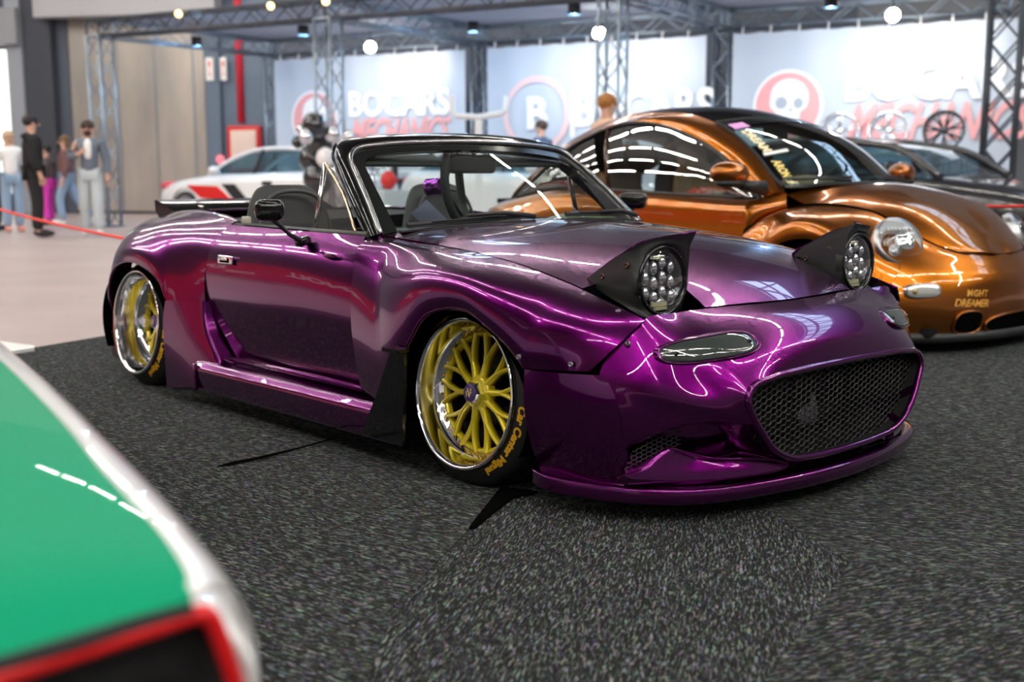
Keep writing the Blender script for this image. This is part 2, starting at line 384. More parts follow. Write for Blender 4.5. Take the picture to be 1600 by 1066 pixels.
# ------------------------------------------------------------------ the stand: truss frame, canopy, banners
def truss_geo(L_, w=.27, r=.025, cross=False, step=None):
    """lattice truss along local x, square section"""
    gc, gl = Geo(), Geo(); h = w/2; n = max(2, int(round(L_/(step or w*1.25))))
    for y in (-h, h):
        for z in (-h, h): gc.tube([(0, y, z), (L_, y, z)], r, 8)
    for i in range(n):
        a, b = L_*i/n, L_*(i+1)/n; f = i % 2
        for fx in (-1, 1):
            gl.tube([(a, h*fx, -h if f else h), (b, h*fx, h if f else -h)], r*.5, 5, caps=False)
            gl.tube([(a, -h if f else h, h*fx), (b, h if f else -h, h*fx)], r*.5, 5, caps=False)
            if cross: gl.tube([(a, h*fx, h if f else -h), (b, h*fx, -h if f else h)], r*.5, 5, caps=False)
    for x in (0, L_):
        for q in ((-h, -h, h, -h), (h, -h, h, h), (h, h, -h, h), (-h, h, -h, -h)): gl.tube([(x, q[0], q[1]), (x, q[2], q[3])], r*.8, 6, caps=False)
    return gc, gl
def truss(name, label, cat, p, q, m, cross=False, w=.27, grp=None):
    p, q = A(p), A(q); L_ = np.linalg.norm(q-p); gc, gl = truss_geo(L_, w, cross=cross); d = unit(q-p)
    root = obj(name, gc, m); tag(root, label, cat, grp)
    X = Vector(d); up = Vector((0, 0, 1)) if abs(d[2]) < .9 else Vector((-E1[0], -E1[1], 0)); Y = up.cross(X).normalized(); Z = X.cross(Y)
    Mx = Matrix((X, Y, Z)).transposed().to_4x4(); Mx.translation = Vector(p); root.matrix_world = Mx
    obj('lacing', gl, m, root)
    if abs(d[2]) > .9: obj('base_plate', Geo().rbox((.012, 0, 0), (.024, .42, .42), .006), m, root)
    return root
TZ = 3.38
fa = [0, 4.85, 9.54, 14.39]; ra = [.5, 5.27, 9.8, 13.92]; RB = 4.0
flab = ['pale lattice truss tower at the left front corner of the stand, beside the people', 'pale lattice truss tower behind the black windscreen frame', 'pale lattice truss tower rising behind the copper car roof', 'dark lattice truss tower at the right edge of the stand']
rlab = ['rear truss tower left of the first banner, behind the red cabinet', 'rear truss tower between first and second banner', 'rear truss tower between second and third banner', 'rear truss tower behind the right end of the third banner']
for i in range(4):
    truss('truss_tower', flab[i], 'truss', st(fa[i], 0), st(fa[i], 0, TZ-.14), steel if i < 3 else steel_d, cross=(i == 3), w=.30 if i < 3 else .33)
    truss('truss_tower', rlab[i], 'truss', st(ra[i], RB), st(ra[i], RB, TZ-.14), steel)
bay = ['left', 'middle', 'right']
for i in range(3):
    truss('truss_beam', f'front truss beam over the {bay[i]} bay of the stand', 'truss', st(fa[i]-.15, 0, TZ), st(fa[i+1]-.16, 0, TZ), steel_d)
    truss('truss_beam', f'rear truss beam above the {["first", "second", "third"][i]} banner', 'truss', st(ra[i], RB, TZ), st(ra[i+1]-.01, RB, TZ), steel)
ord_ = ['over the left end of the stand', 'from front to back above the rally car', 'from front to back above the copper car', 'over the right end of the stand']
for i in range(4):
    truss('truss_beam', 'truss beam running '+ord_[i], 'truss', st(fa[i]*.96+ra[i]*.04, .18, TZ), st(ra[i]*.96+fa[i]*.04, RB-.18, TZ), steel)
can_m = mat('canopy_fabric', (.26, .28, .34), .85)
for i in range(3):
    q = [st(fa[i]+.05, .2, TZ+.16), st(fa[i+1]-.05, .2, TZ+.16), st(ra[i+1]-.05, RB-.1, TZ+.16), st(ra[i]+.05, RB-.1, TZ+.16)]
    tag(obj('canopy_panel', Geo().prism(q, (0, 0, .03)), can_m), f'grey fabric roof panel over the {bay[i]} bay of the stand', 'canopy')
# banners with lettering
ban_m = mat('banner_pale', (.56, .62, .70), .8); ban_w = mat('banner_white_print', (.95, .95, .95), .8); ban_r = mat('banner_red_hazed', (.90, .42, .42), .8); ban_g = mat('banner_grey_print', (.45, .50, .56), .8)  # pale haze of the glare is put into base and red print colours
def banner(a0, a1, lab, kind):
    t = thing('banner', lab, 'banner', tuple(st(a0, RB-.22)), RZ); L_ = a1-a0
    z0, z1 = .35, 3.14
    xs = np.linspace(0, L_, 40); zs = np.linspace(z0, z1, 24)
    P = [[(x, .015*math.sin(x*9)*((z-z0)/(z1-z0)), z+(-.02*abs(math.sin(x*PI/.45)) if z == zs[-1] else 0)) for z in zs] for x in xs]
    obj('banner_sheet', Geo().panel(P, .004, ref=(0, 10, 1)), ban_m, t)
    for x in np.arange(.15, L_, .45): obj('banner_tie', Geo().tube([(x, 0, z1-.02), (x, .02, z1+.10)], .012, 5), ban_w, t)
    F_ = Matrix.Rotation(PI/2, 4, 'X')
    def put(g, x, z, m, nm, y=-.035, sx=1., sz=1.):
        for i, p in enumerate(g.v): g.v[i] = (x+p[0]*sx, y, z+p[1]*sz)
        return obj(nm, g, m, t)
    def skull(cx, cz, R):
        n = 48; ring = lambda r: [(r*math.cos(2*PI*k/n), r*math.sin(2*PI*k/n), 0) for k in range(n)]
        put(Geo().add(ring(R), [tuple(range(n))]), cx, cz, ban_w, 'emblem_ring', -.028)
        put(Geo().add(ring(R*.91), [tuple(range(n))]), cx, cz, ban_r, 'emblem_disc', -.031)
        sk = [(-.50, .25), (-.42, .52), (-.2, .70), (.08, .74), (.36, .64), (.54, .42), (.58, .15), (.52, -.05), (.36, -.18), (.34, -.36), (.22, -.60), (0, -.68), (-.2, -.60), (-.30, -.36), (-.34, -.18), (-.48, -.05)]
        q = cr([(x*R, y*R, 0) for x, y in sk], 4, closed=True); put(Geo().add(q, [tuple(range(len(q)))]), cx, cz, ban_w, 'emblem_skull', -.034)
        e = Geo()
        for ex, ey, rx, ry in ((-.18, .08, .17, .17), (.30, .06, .14, .15)): e.add([(R*(ex+rx*math.cos(a)), R*(ey+ry*math.sin(a)), 0) for a in np.linspace(0, 2*PI, 20, endpoint=False)], [tuple(range(20))])
        e.add([(R*.02, -R*.16, 0), (R*.09, -R*.02, 0), (R*.15, -R*.16, 0)], [(0, 1, 2)])
        for k in range(5): e.add([(R*(-.14+k*.08), -R*.36, 0), (R*(-.13+k*.08), -R*.36, 0), (R*(-.13+k*.08), -R*.52, 0), (R*(-.14+k*.08), -R*.52, 0)], [(0, 1, 2, 3)])
        put(e, cx, cz, ban_g, 'emblem_face', -.037)
    if kind == 'skull':
        skull(kx[0], kx[1], kx[2]); put(text_geo('BOCARS', kx[5], bold=.022), kx[3], kx[4], ban_w, 'banner_lettering', sx=kx[6])
        put(text_geo('MECHANICS', kx[5]*.88, bold=.016, shear=.45), kx[3]-.02, kx[4]-kx[5]*.80, ban_r, 'banner_subtitle', sx=kx[6]*.74, sz=1.15)
    else:
        n = 48; R = .66
        g = Geo(); g.grid([[(r*math.cos(2*PI*k/n), r*math.sin(2*PI*k/n), 0) for k in range(n)] for r in (R, R*.84)], cv=True); put(g, 1.0, 1.95, mat('banner_pink_hazed', (.88, .62, .62), .8), 'emblem_ring')  # ring red is paled in the colour to stand for glare haze
        put(text_geo('B', .75, bold=.03), 1.0, 1.94, ban_w, 'emblem_letter')
        put(Geo().add([(-.04, -.42, 0), (.04, -.42, 0), (.04, .42, 0), (-.04, .42, 0)], [(0, 1, 2, 3)]), 1.70, 1.96, ban_w, 'banner_divider')
        put(text_geo('BOCARS', .80, bold=.022), 2.98, 1.98, ban_w, 'banner_lettering', sx=.82)
    return t
kx = (.98, 1.96, .56, 2.92, 2.20, .64, .93); banner(ra[0]+.18, ra[1]-.22, 'pale banner with skull emblem, white and red lettering, left of the stand', 'skull')
banner(ra[1]+.24, ra[2]-.22, 'pale banner with ringed letter emblem, middle of the stand', 'ring')
kx = (.92, 1.98, .56, 3.12, 2.26, .74, .95); banner(ra[2]+.22, ra[3]+.35, 'pale banner with skull emblem behind the row of display rims', 'skull')
# spot lamps under the canopy
def spot(a, b, z, aim, e, col, lab, size=.9, blend=.6):
    p = st(a, b, z); ld = bpy.data.lights.new('spot_lamp', 'SPOT'); ld.energy = e; ld.color = col; ld.spot_size = size; ld.spot_blend = blend; ld.shadow_soft_size = .06
    o = bpy.data.objects.new('spot_beam', ld); COL.objects.link(o); o.location = tuple(p); o.rotation_euler = (Vector(aim)-Vector(p)).to_track_quat('-Z', 'Y').to_euler()
    t = thing('spotlight', lab, 'spotlight', tuple(p))
    d = unit(A(aim)-p); Mx = frame((0, 0, 0), d)
    obj('lamp_can', Geo().lathe([(0, -.20), (.07, -.19), (.085, -.05), (.09, -.005), (.082, -.004), (.05, -.05)], 16, Mx), blackm, t)
    obj('lamp_bulb', Geo().lathe([(.078, -.012), (.05, .0), (0, .004)], 16, Mx), mat('bulb_'+('warm' if col[2] < .8 else 'blue'), (1, 1, 1), .5, emit=col, es=60 if col[2] < .8 else 14), t)
    obj('lamp_clamp', Geo().tube([-d*.12, A([0, 0, .16]), A([0, 0, .24])], .012, 6), blackm, t)
WARM = (1, .95, .88); BLUE = (.45, .72, 1)
def flood(a, b, z, aim, e, col, lab):
    p = st(a, b, z); ld = bpy.data.lights.new('flood_beam', 'AREA'); ld.shape = 'RECTANGLE'; ld.size = 2.6; ld.size_y = .25; ld.energy = e; ld.color = col
    o = bpy.data.objects.new('flood_beam', ld); COL.objects.link(o); o.location = tuple(p); o.rotation_euler = (Vector(aim)-Vector(p)).to_track_quat('-Z', 'Y').to_euler()
    t = thing('spotlight', lab, 'spotlight', tuple(st(a, b+.45, z+.08))); d = unit(A([-E2[0]*.0-_F[0]*.0, 0, 0])+CAM-st(a, b, z)); Mx = frame((0, 0, 0), d)
    obj('lamp_can', Geo().lathe([(0, -.16), (.075, -.15), (.105, -.05), (.11, -.005), (.102, -.004), (.06, -.05)], 18, Mx), blackm, t)
    obj('lamp_bulb', Geo().lathe([(.098, -.012), (.07, .02), (0, .04)], 18, Mx), mat('bulb_warm', (1, 1, 1), .5, emit=col, es=70), t)
    obj('lamp_clamp', Geo().tube([-d*.12, A([0, 0, .16]), A([0, 0, .26])], .012, 6), blackm, t)
flood(3.5, 2.6, 3.10, st(2.6, RB, 1.5), 34, WARM, 'warm floodlight above the first banner')
flood(8.0, 2.6, 3.10, st(7.7, RB, 1.5), 42, WARM, 'warm floodlight above the second banner, nearest the middle tower')
flood(12.6, 2.6, 3.10, st(11.9, RB, 1.5), 48, WARM, 'bright warm floodlight above the third banner')
def glow(a, b, z, e):
    ld = bpy.data.lights.new('stand_glow', 'POINT'); ld.energy = e; ld.color = (.30, .62, 1); ld.shadow_soft_size = .05
    o = bpy.data.objects.new('stand_glow', ld); COL.objects.link(o); o.location = tuple(st(a, b, z))
for i, (a, b) in enumerate(((.9, 1.4), (3.6, 1.0), (6.3, 1.9), (8.6, .8), (12.0, 1.8))):
    glow(a, b, TZ-.22, 58)
    t = thing('spotlight', ['blue spotlight in the left end bay', 'blue spotlight above the rally car', 'blue spotlight above the white display stand', 'blue spotlight nearest the third front tower', 'blue spotlight over the dark coupe'][i], 'spotlight', tuple(st(a, b, TZ-.16)))
    obj('lamp_can', Geo().lathe([(0, .12), (.09, .11), (.10, -.05), (.09, -.05), (.06, .02)], 16), blackm, t); obj('lamp_bulb', Geo().lathe([(.088, -.03), (0, -.02)], 16), mat('bulb_blue', (1, 1, 1), .5, emit=BLUE, es=14), t)
# small warm lamps along the front beam
for i, a in enumerate((2.0, 3.9, 4.95, 6.9, 8.2)):
    tag(obj('festoon_bulb', Geo().ball((0, 0, 0), .055, 10, 8), mat('bulb_amber', (1, .7, .3), .4, emit=(1, .62, .22), es=5), loc=tuple(st(a, -.17, TZ+.10))), 'small amber bulb on the front truss beam, '+['nearest the left end', 'second from the left end', 'above the second tower', 'right of the second tower', 'nearest the third tower'][i], 'bulb', 'amber bulbs on the front truss beam')
# red banner opposite the cars, seen mirrored in their doors
t = thing('barrier_banner', 'red barrier banner with white lettering, mirrored in the car doors', 'banner', (-16.5, -7.2, 0))
obj('banner_sheet', Geo().box((6.5, 0, .95), (13, .03, 1.5)), mat('banner_red', (.62, .015, .018), .6), t)
for x in (2.2, 6.6, 11.0):
    q = text_geo('KNOLL', .62, bold=.02, shear=.1); q2 = text_geo('POWER', .34, bold=.008)
    for gg, dx, dz in ((q, -.5, 1.1), (q2, 1.1, .72)):
        gg.v = [(x+dx-p[0], .022, dz+p[1]) for p in gg.v]; obj('banner_lettering', gg, ban_w, t)
for x in (0, 4.3, 8.7, 13): obj('banner_post', Geo().tube([(x, -.02, 0), (x, -.02, 1.75)], .03, 8), steel, t)
# =================================================================== PURPLE ROADSTER (front axle at the origin, nose towards +x)
car = thing('roadster', 'purple open-top roadster with pop-up headlights and gold deep-dish wheels', 'car')
def both(name, fn, m, parent=None, **k):
    """the same part on the near side and on the far side"""
    out = []
    for s in (-1, 1):
        o = obj(name, fn(s), m, parent or car); out.append(o)
    return out
def S(P, s):  # control points are written for the far side (+y); s = -1 gives the near side
    return A(P)*A([1, s, 1])

# ---- bonnet
hood_c = [
 [(-.45, 0, .782), (-.475, .33, .775), (-.545, .56, .757), (-.595, .655, .740)],
 [(-.18, 0, .772), (-.19, .33, .760), (-.20, .55, .737), (-.21, .655, .718)],
 [(.10, 0, .746), (.10, .33, .733), (.10, .55, .707), (.10, .655, .687)],
 [(.33, 0, .703), (.33, .33, .690), (.33, .55, .665), (.33, .655, .643)],
 [(.52, 0, .637), (.51, .33, .629), (.50, .55, .604), (.50, .655, .597)],
 [(.642, 0, .572), (.612, .34, .573), (.600, .55, .568), (.618, .650, .562)]]
H = A(hood_c); H = np.concatenate([mir(H[:, :0:-1]), H], axis=1)
Hs = surf(H, 9, 6)
ctr = (Hs[:-1, :-1]+Hs[1:, 1:])/2
keep = ~((ctr[..., 0] > .385) & (np.abs(ctr[..., 1]) > .385))
g = Geo().panel(Hs, .006, keep=keep)
obj('hood', g, purple, car)
for s in (-1, 1): obj('headlight_well', Geo().box((.47, .515*s, .50), (.26, .28, .10)), void, car)

# ---- front wings (bolt-on, arch cut in)
wing_T = [(-.600, .66, .738), (-.47, .66, .730), (-.37, .66, .724), (-.28, .66, .720), (-.18, .66, .714), (-.06, .66, .704), (.06, .66, .691), (.17, .66, .673), (.27, .66, .654), (.37, .66, .632), (.49, .66, .600), (.624, .655, .562)]
wing_L = [(-.50, .805, .235), (-.30, .835, .20), (-.255, .842, .33), (-.175, .845, .44), (-.10, .846, .52), (.015, .847, .556), (.107, .847, .556), (.192, .846, .520), (.274, .842, .475), (.343, .836, .414), (.44, .820, .420), (.548, .790, .427)]
wing_c = []
bul = [.0, .0, .005, .01, .015, .018, .018, .016, .012, .008, .004, .0]
for i, (t, l) in enumerate(zip(wing_T, wing_L)):
    t = A(t); l = A(l); b = bul[i]
    p1 = t*.80+l*.20; p1[1] = t[1]+(l[1]-t[1])*.42+b; p1[2] = t[2]-.012-(t[2]-l[2])*.03
    p2 = t*.55+l*.45; p2[1] = t[1]+(l[1]-t[1])*.80+b; p2[2] = t[2]-(t[2]-l[2])*.30
    p3 = t*.25+l*.75; p3[1] = l[1]-.002+b*.4; p3[2] = t[2]-(t[2]-l[2])*.66
    if i == 11:
        p1 = t*.75+l*.25+A([.006, .004, .004]); p2 = t*.5+l*.5+A([.010, .006, .005]); p3 = t*.25+l*.75+A([.006, .004, .003])
    if i == 0:
        p1 = A([-.592, .74, .705]); p2 = A([-.568, .785, .60]); p3 = A([-.552, .803, .43])
    wing_c.append([t, p1, p2, p3, l])
wing_c = A(wing_c)
both('front_fender', lambda s: Geo().panel(S(surf(wing_c, 5, 6, su=(1, 9)), s), .006), purple)
def lipgeo(s):
    P = S(cr(wing_L[1:10], 5), s); P = P+A([0, -.006*s, 0]); return Geo().tube(P, .007, 6)
both('fender_lip', lipgeo, purple)
def rivets(s):
    g = Geo()
    pts = []
    T = cr(wing_T, 5); Tn = herm(wing_c, 5, 0)[:, 1]
    for t in (.05, .19, .33, .47, .61, .74, .86, .96):
        i = int(t*(len(T)-1)); pts.append((T[i]*.78+Tn[i]*.22, (0, .35, 1)))
    pts += [(A([.603, .70, .50]), (.4, 1, .4)), (A([.50, .812, .442]), (.1, 1, .2)), (A([.33, .846, .445]), (.1, 1, .2))]
    for p, n in pts:
        p = S(p, s); n = S(n, s); M = frame(p, n)
        g.lathe([(.0085, -.002), (.0085, .0015), (.006, .003), (.0028, .003), (.0022, .0012), (0, .0012)], 10, M)
    return g
both('fender_rivet', rivets, mat('rivet_steel', (.25, .22, .26), .3, .9))

# ---- doors
door_c = A([
 [(-1.525, .715, .745), (-1.572, .765, .67), (-1.602, .787, .58), (-1.605, .788, .46), (-1.60, .782, .425), (-1.535, .768, .33), (-1.433, .752, .213)],
 [(-1.20, .722, .742), (-1.20, .770, .67), (-1.20, .790, .58), (-1.20, .792, .46), (-1.20, .786, .423), (-1.18, .770, .33), (-1.15, .752, .213)],
 [(-.90, .722, .740), (-.90, .770, .665), (-.90, .790, .58), (-.88, .792, .46), (-.88, .786, .422), (-.87, .771, .33), (-.85, .753, .215)],
 [(-.600, .705, .736), (-.585, .760, .665), (-.568, .788, .58), (-.556, .796, .46), (-.553, .792, .422), (-.535, .778, .33), (-.502, .758, .222)]])
both('door', lambda s: Geo().panel(S(surf(door_c, 8, 5, sv=(4,)), s), .006), purple)
def door_top(s):
    P = A([(-1.54, .70, .748), (-1.2, .708, .746), (-.9, .708, .744), (-.60, .692, .741)]); Q = P+A([0, -.05, .004]); R_ = Q+A([0, -.02, -.05])
    return Geo().grid(S([herm(P, 6), herm(Q, 6), herm(R_, 6)], s))
both('door_sill', door_top, blackm)
def handle(s):
    g = Geo(); c = S((-1.425, .795, .613), s)
    g.rbox(c, (.115, .012, .036), .014); return g
for s, o in zip((-1, 1), both('door_handle', handle, chrome)):
    tag(o, 'chrome door handle')
    g = Geo(); g.rbox(S((-1.425, .802, .613), s), (.070, .006, .020), .004); obj('handle_recess', g, void, o)
    g = Geo(); g.rbox(S((-1.425, .8035, .616), s), (.060, .008, .012), .004); obj('handle_lever', g, chrome, o)

# ---- rear quarters, deck, tail
rq_T = [(-1.530, .70, .751), (-1.70, .665, .766), (-1.85, .645, .771), (-2.0, .63, .772), (-2.15, .612, .770), (-2.35, .585, .760), (-2.55, .545, .744), (-2.75, .49, .724), (-2.88, .42, .704)]
rq_1 = [(-1.578, .765, .665), (-1.72, .762, .690), (-1.86, .765, .70), (-2.0, .765, .71), (-2.14, .760, .712), (-2.34, .745, .70), (-2.53, .69, .68), (-2.71, .61, .66), (-2.85, .51, .63)]
rq_2 = [(-1.605, .790, .56), (-1.745, .805, .565), (-1.875, .823, .58), (-1.965, .833, .61), (-2.105, .838, .635), (-2.30, .828, .63), (-2.48, .785, .59), (-2.64, .71, .53), (-2.76, .60, .48)]
rq_L = [(-1.603, .798, .435), (-1.745, .826, .43), (-1.862, .846, .42), (-1.915, .850, .50), (-2.07, .852, .557), (-2.25, .850, .562), (-2.42, .84, .50), (-2.53, .81, .37), (-2.60, .73, .20)]
rq_c = np.stack([A(rq_T), A(rq_1), A(rq_2), A(rq_L)], axis=1)
both('rear_fender', lambda s: Geo().panel(S(surf(rq_c, 6, 7, su=(2,)), s), .006), purple)
both('fender_lip', lambda s: Geo().tube(S(cr(rq_L[2:], 5), s)+A([0, -.006*s, 0]), .007, 6), purple)
low_c = A([[(-1.594, .768, .436), (-1.56, .765, .33), (-1.46, .755, .21), (-1.44, .77, .10)],
           [(-1.600, .805, .436), (-1.57, .815, .33), (-1.47, .82, .21), (-1.45, .835, .10)],
           [(-1.74, .828, .431), (-1.72, .835, .33), (-1.68, .842, .21), (-1.66, .85, .08)],
           [(-1.864, .846, .421), (-1.885, .850, .33), (-1.885, .850, .21), (-1.880, .848, .045)]])
both('rear_fender_skirt', lambda s: Geo().panel(S(surf(low_c, 6, 6, su=(1,)), s), .008), purple)
dk_I = [(-1.525, .66, .748), (-1.70, .605, .763), (-1.85, .578, .771), (-2.0, .545, .776), (-2.13, .51, .777), (-2.27, .47, .776), (-2.38, .415, .773), (-2.46, .345, .771), (-2.51, .25, .769), (-2.54, .12, .768), (-2.55, 0, .768)]
dk_O = rq_T+[(-2.965, .2, .70), (-2.985, 0, .70)]
dk_c = np.stack([A(dk_I), (A(dk_I)+A(dk_O))/2+A([0, 0, .010]), A(dk_O)], axis=1)
dkf = np.concatenate([mir(dk_c), dk_c[-2::-1]])
obj('rear_deck', Geo().panel(surf(dkf, 5, 6), .005, ref=(-2, 0, -3)), purple, car)
tn = [[p*A([1, 0, 1])+A([0, p[1]*t, .0])-A([0, 0, .012+.02*(1-t)]) for t in np.linspace(-1, 1, 9)] for p in A(dk_I)]
obj('tonneau_cover', Geo().grid(surf(tn[2:], 3, 2)), fabric_d, car)
g = Geo()
Z = [(.70, 0.), (.62, .035), (.50, .045), (.36, .03), (.20, -.03)]
tail = []
for z, dx in Z:
    row = []
    for x, y in [(-2.88, -.42), (-2.965, -.2), (-2.985, 0), (-2.965, .2), (-2.88, .42)]: row.append((x-dx, y*(1+.8*(0.704-z)), z))
    tail.append(row)
obj('rear_bumper', Geo().panel(surf(tail, 5, 5), .006), purple, car)
def spat(s):
    a = [at(168, 516, y=-.78), at(186, 516, y=-.78), at(190, 565, y=-.78), at(176, 556, y=-.78)]
    a = [S((p[0], -p[1], p[2]), s) for p in a]; return Geo().prism(a, (0, -.04*s, 0))
both('mud_guard', spat, blackm)
# tail spoiler
sp = []
for y in np.linspace(-.46, .46, 13):
    e = (y/.46)**2; x = -2.74+.06*e
    sp.append([(x+.12, y, .775-.01*e), (x+.02, y, .800), (x-.05, y, .818), (x-.075, y, .815), (x-.07, y, .760), (x-.03, y, .735), (x+.12, y, .76)])
g = Geo().grid(sp, cv=True)
for r in (sp[0], sp[-1]): g.add(r, [tuple(range(7))], False)
obj('rear_spoiler', g, blackg, car)
g = Geo().lathe([(0.008, 0), (.008, .016), (.013, .018), (.013, .024), (0, .025)], 10, Matrix.Translation((-2.37, -.405, .772)))
obj('tonneau_stud', g, chrome, car)

# ---- sills / side skirts
def skirt(s):
    Pl = [[(-1.60, .80, .205), (-1.60, .845, .195), (-1.60, .862, .17), (-1.60, .858, .12), (-1.60, .850, .082), (-1.60, .79, .078)],
          [(-1.05, .765, .205), (-1.05, .840, .200), (-1.05, .860, .18), (-1.05, .856, .12), (-1.05, .848, .085), (-1.05, .79, .08)],
          [(-.50, .765, .205), (-.50, .840, .205), (-.50, .860, .185), (-.50, .856, .12), (-.50, .848, .088), (-.50, .79, .082)],
          [(-.26, .77, .205), (-.26, .835, .205), (-.26, .852, .185), (-.26, .852, .12), (-.26, .846, .090), (-.26, .79, .084)]]
    return Geo().panel(S(surf(Pl, 6, 4, sv=(1, 2, 4)), s), .005)
both('side_skirt', skirt, purple)
both('skirt_ledge', lambda s: Geo().tube(S([(-1.56, .80, .222), (-1.05, .775, .222), (-.52, .775, .225)], s), .012, 8), purple)
both('skirt_end_plate', lambda s: Geo().rbox(S((-1.585, .862, .135), s), (.02, .014, .11), .004), purple)
def winglet(s):
    px = [(611, 546), (631, 553), (631, 600), (628, 698), (596, 688), (566, 676), (590, 610)]
    P = [S(at(u, v, y=-.872)*A([1, -1, 1]), s) for u, v in px]
    g = Geo().prism(P, (0, -.012*s, 0))
    q = [S(at(u, v, y=-.872)*A([1, -1, 1]), s) for u, v in [(611, 546), (631, 553)]]
    g.box((q[0]+q[1])/2+A([0, .006*s, .006]), (abs(q[1][0]-q[0][0])+.012, .05, .012)); return g
both('side_canard', winglet, blackg)

# ---- front bumper: rings from the outer seam to the grille opening
bm_r = [
 [(.645, 0, .568), (.735, 0, .534), (.802, 0, .478), (.832, 0, .403)],
 [(.640, .20, .569), (.730, .20, .533), (.798, .20, .474), (.830, .20, .401)],
 [(.614, .36, .569), (.715, .36, .522), (.787, .36, .460), (.828, .36, .394)],
 [(.603, .50, .566), (.695, .50, .505), (.768, .475, .435), (.825, .445, .376)],
 [(.604, .645, .555), (.672, .615, .472), (.745, .545, .392), (.828, .463, .345)],
 [(.555, .757, .414), (.665, .682, .378), (.745, .585, .338), (.832, .440, .295)],
 [(.606, .738, .338), (.690, .655, .312), (.757, .555, .285), (.838, .412, .255)],
 [(.612, .722, .223), (.700, .635, .218), (.770, .525, .210), (.842, .362, .200)],
 [(.590, .690, .102), (.690, .590, .106), (.768, .462, .122), (.846, .280, .160)],
 [(.680, .530, .102), (.745, .430, .105), (.802, .318, .121), (.846, .180, .147)],
 [(.745, .290, .102), (.780, .215, .105), (.820, .148, .119), (.846, .080, .142)],
 [(.765, 0, .102), (.795, 0, .105), (.828, 0, .119), (.846, 0, .141)]]
bmr = A(bm_r)
full = np.concatenate([bmr, mir(bmr[-2:0:-1])])          # closed ring
n0 = len(full); wrap = np.concatenate([full[-3:], full, full[:3]])
k = 11
B = herm(herm(wrap, k, 0)[3*k:(3+n0)*k+1], 13, 1)
# the scooped side intakes
def pip(y, z, poly):
    r = False; n = len(poly)
    for i in range(n):
        (a, b), (c, d) = poly[i], poly[(i+1) % n]
        if (b > z) != (d > z) and y < (c-a)*(z-b)/(d-b)+a: r = not r
    return r
scoop = [(.69, .140), (.715, .215), (.66, .262), (.60, .282), (.52, .290), (.43, .275), (.36, .215), (.29, .145), (.40, .125), (.55, .115)]
def segd(y, z, poly):
    m = 9
    for i in range(len(poly)):
        a = A(poly[i]); b = A(poly[(i+1) % len(poly)]); t = np.clip(((y-a[0])*(b-a)[0]+(z-a[1])*(b-a)[1])/((b-a)@(b-a)), 0, 1)
        m = min(m, float(np.hypot(*(A([y, z])-a-t*(b-a)))))
    return m
for i in range(B.shape[0]):
    for j in range(B.shape[1]):
        p = B[i, j]
        if p[2] < .30 and pip(abs(p[1]), p[2], scoop):
            d = min(1, segd(abs(p[1]), p[2], scoop)/.024)
            p[0] -= .12*d*d*(3-2*d); p[1] *= 1-.05*d
obj('front_bumper', Geo().panel(B, .006, ref=(-.5, 0, .3)), purple, car)
def bside(s):
    P = [[(.343, .836, .412), (.345, .838, .30), (.347, .815, .20), (.35, .765, .085)],
         [(.455, .818, .414), (.475, .808, .32), (.480, .785, .21), (.475, .738, .085)],
         [(.568, .752, .414), (.606, .738, .338), (.612, .722, .223), (.590, .690, .085)]]
    return Geo().panel(S(surf(P, 7, 6), s), .006)
both('bumper_side', bside, purple)
G_ = cr(np.concatenate([bmr[:, 3], mir(bmr[-2:0:-1, 3])]), 7, closed=True)
obj('grille_surround', Geo().tube(G_, .010, 8, closed=True), purple, car)
# inner duct of the grille
duct = [G_, G_*A([1, .97, 1])+A([-.06, 0, .0]), G_*A([1, .97, 1])+A([-.25, 0, 0])]
obj('grille_duct', Geo().grid(duct, cv=True), dark, car)
# hexagonal mesh
def hexmesh(polyYZ, xf, cw=.031, ch=.0185, r=.0028, ang=0.):
    g = Geo(); ys = [p[0] for p in polyYZ]; zs = [p[1] for p in polyYZ]
    seen = set(); w = cw; h = ch
    ni = int((max(ys)-min(ys))/(w*.75))+3; nj = int((max(zs)-min(zs))/h)+3
    for i in range(ni):
        for j in range(nj):
            cy = min(ys)+i*w*.75-w; cz = min(zs)+(j+(.5 if i % 2 else 0))*h-h
            V = [(cy+w*.5, cz), (cy+w*.25, cz+h*.5), (cy-w*.25, cz+h*.5), (cy-w*.5, cz), (cy-w*.25, cz-h*.5), (cy+w*.25, cz-h*.5)]
            for a in range(6):
                p, q = V[a], V[(a+1) % 6]
                key = (round((p[0]+q[0])*2000), round((p[1]+q[1])*2000))
                if key in seen: continue
                seen.add(key)
                if not pip((p[0]+q[0])/2, (p[1]+q[1])/2, polyYZ): continue
                g.tube([xf(*p), xf(*q)], r, 4, caps=False)
    return g
gp = [(p[1], p[2]) for p in G_]
grille_m = mat('grille_mesh_black', (.045, .045, .047), .38, .5)
obj('grille_mesh', hexmesh(gp, lambda y, z: A([.808-.06*abs(y)**2, y, z])), grille_m, car)
g = Geo(); g.prism([(.70, .00, .25), (.70, .075, .235), (.70, .07, .19), (.70, -.02, .19), (.70, -.035, .225)], (-.02, 0, 0))
g.prism([(.71, .01, .245), (.71, .055, .245), (.71, .03, .29)], (-.02, 0, 0))
obj('radiator_badge', g, satin, car)
g = Geo().box((.60, 0, .27), (.02, .96, .36)); obj('radiator', g, mat('radiator_core', (.012, .012, .013), .6), car)
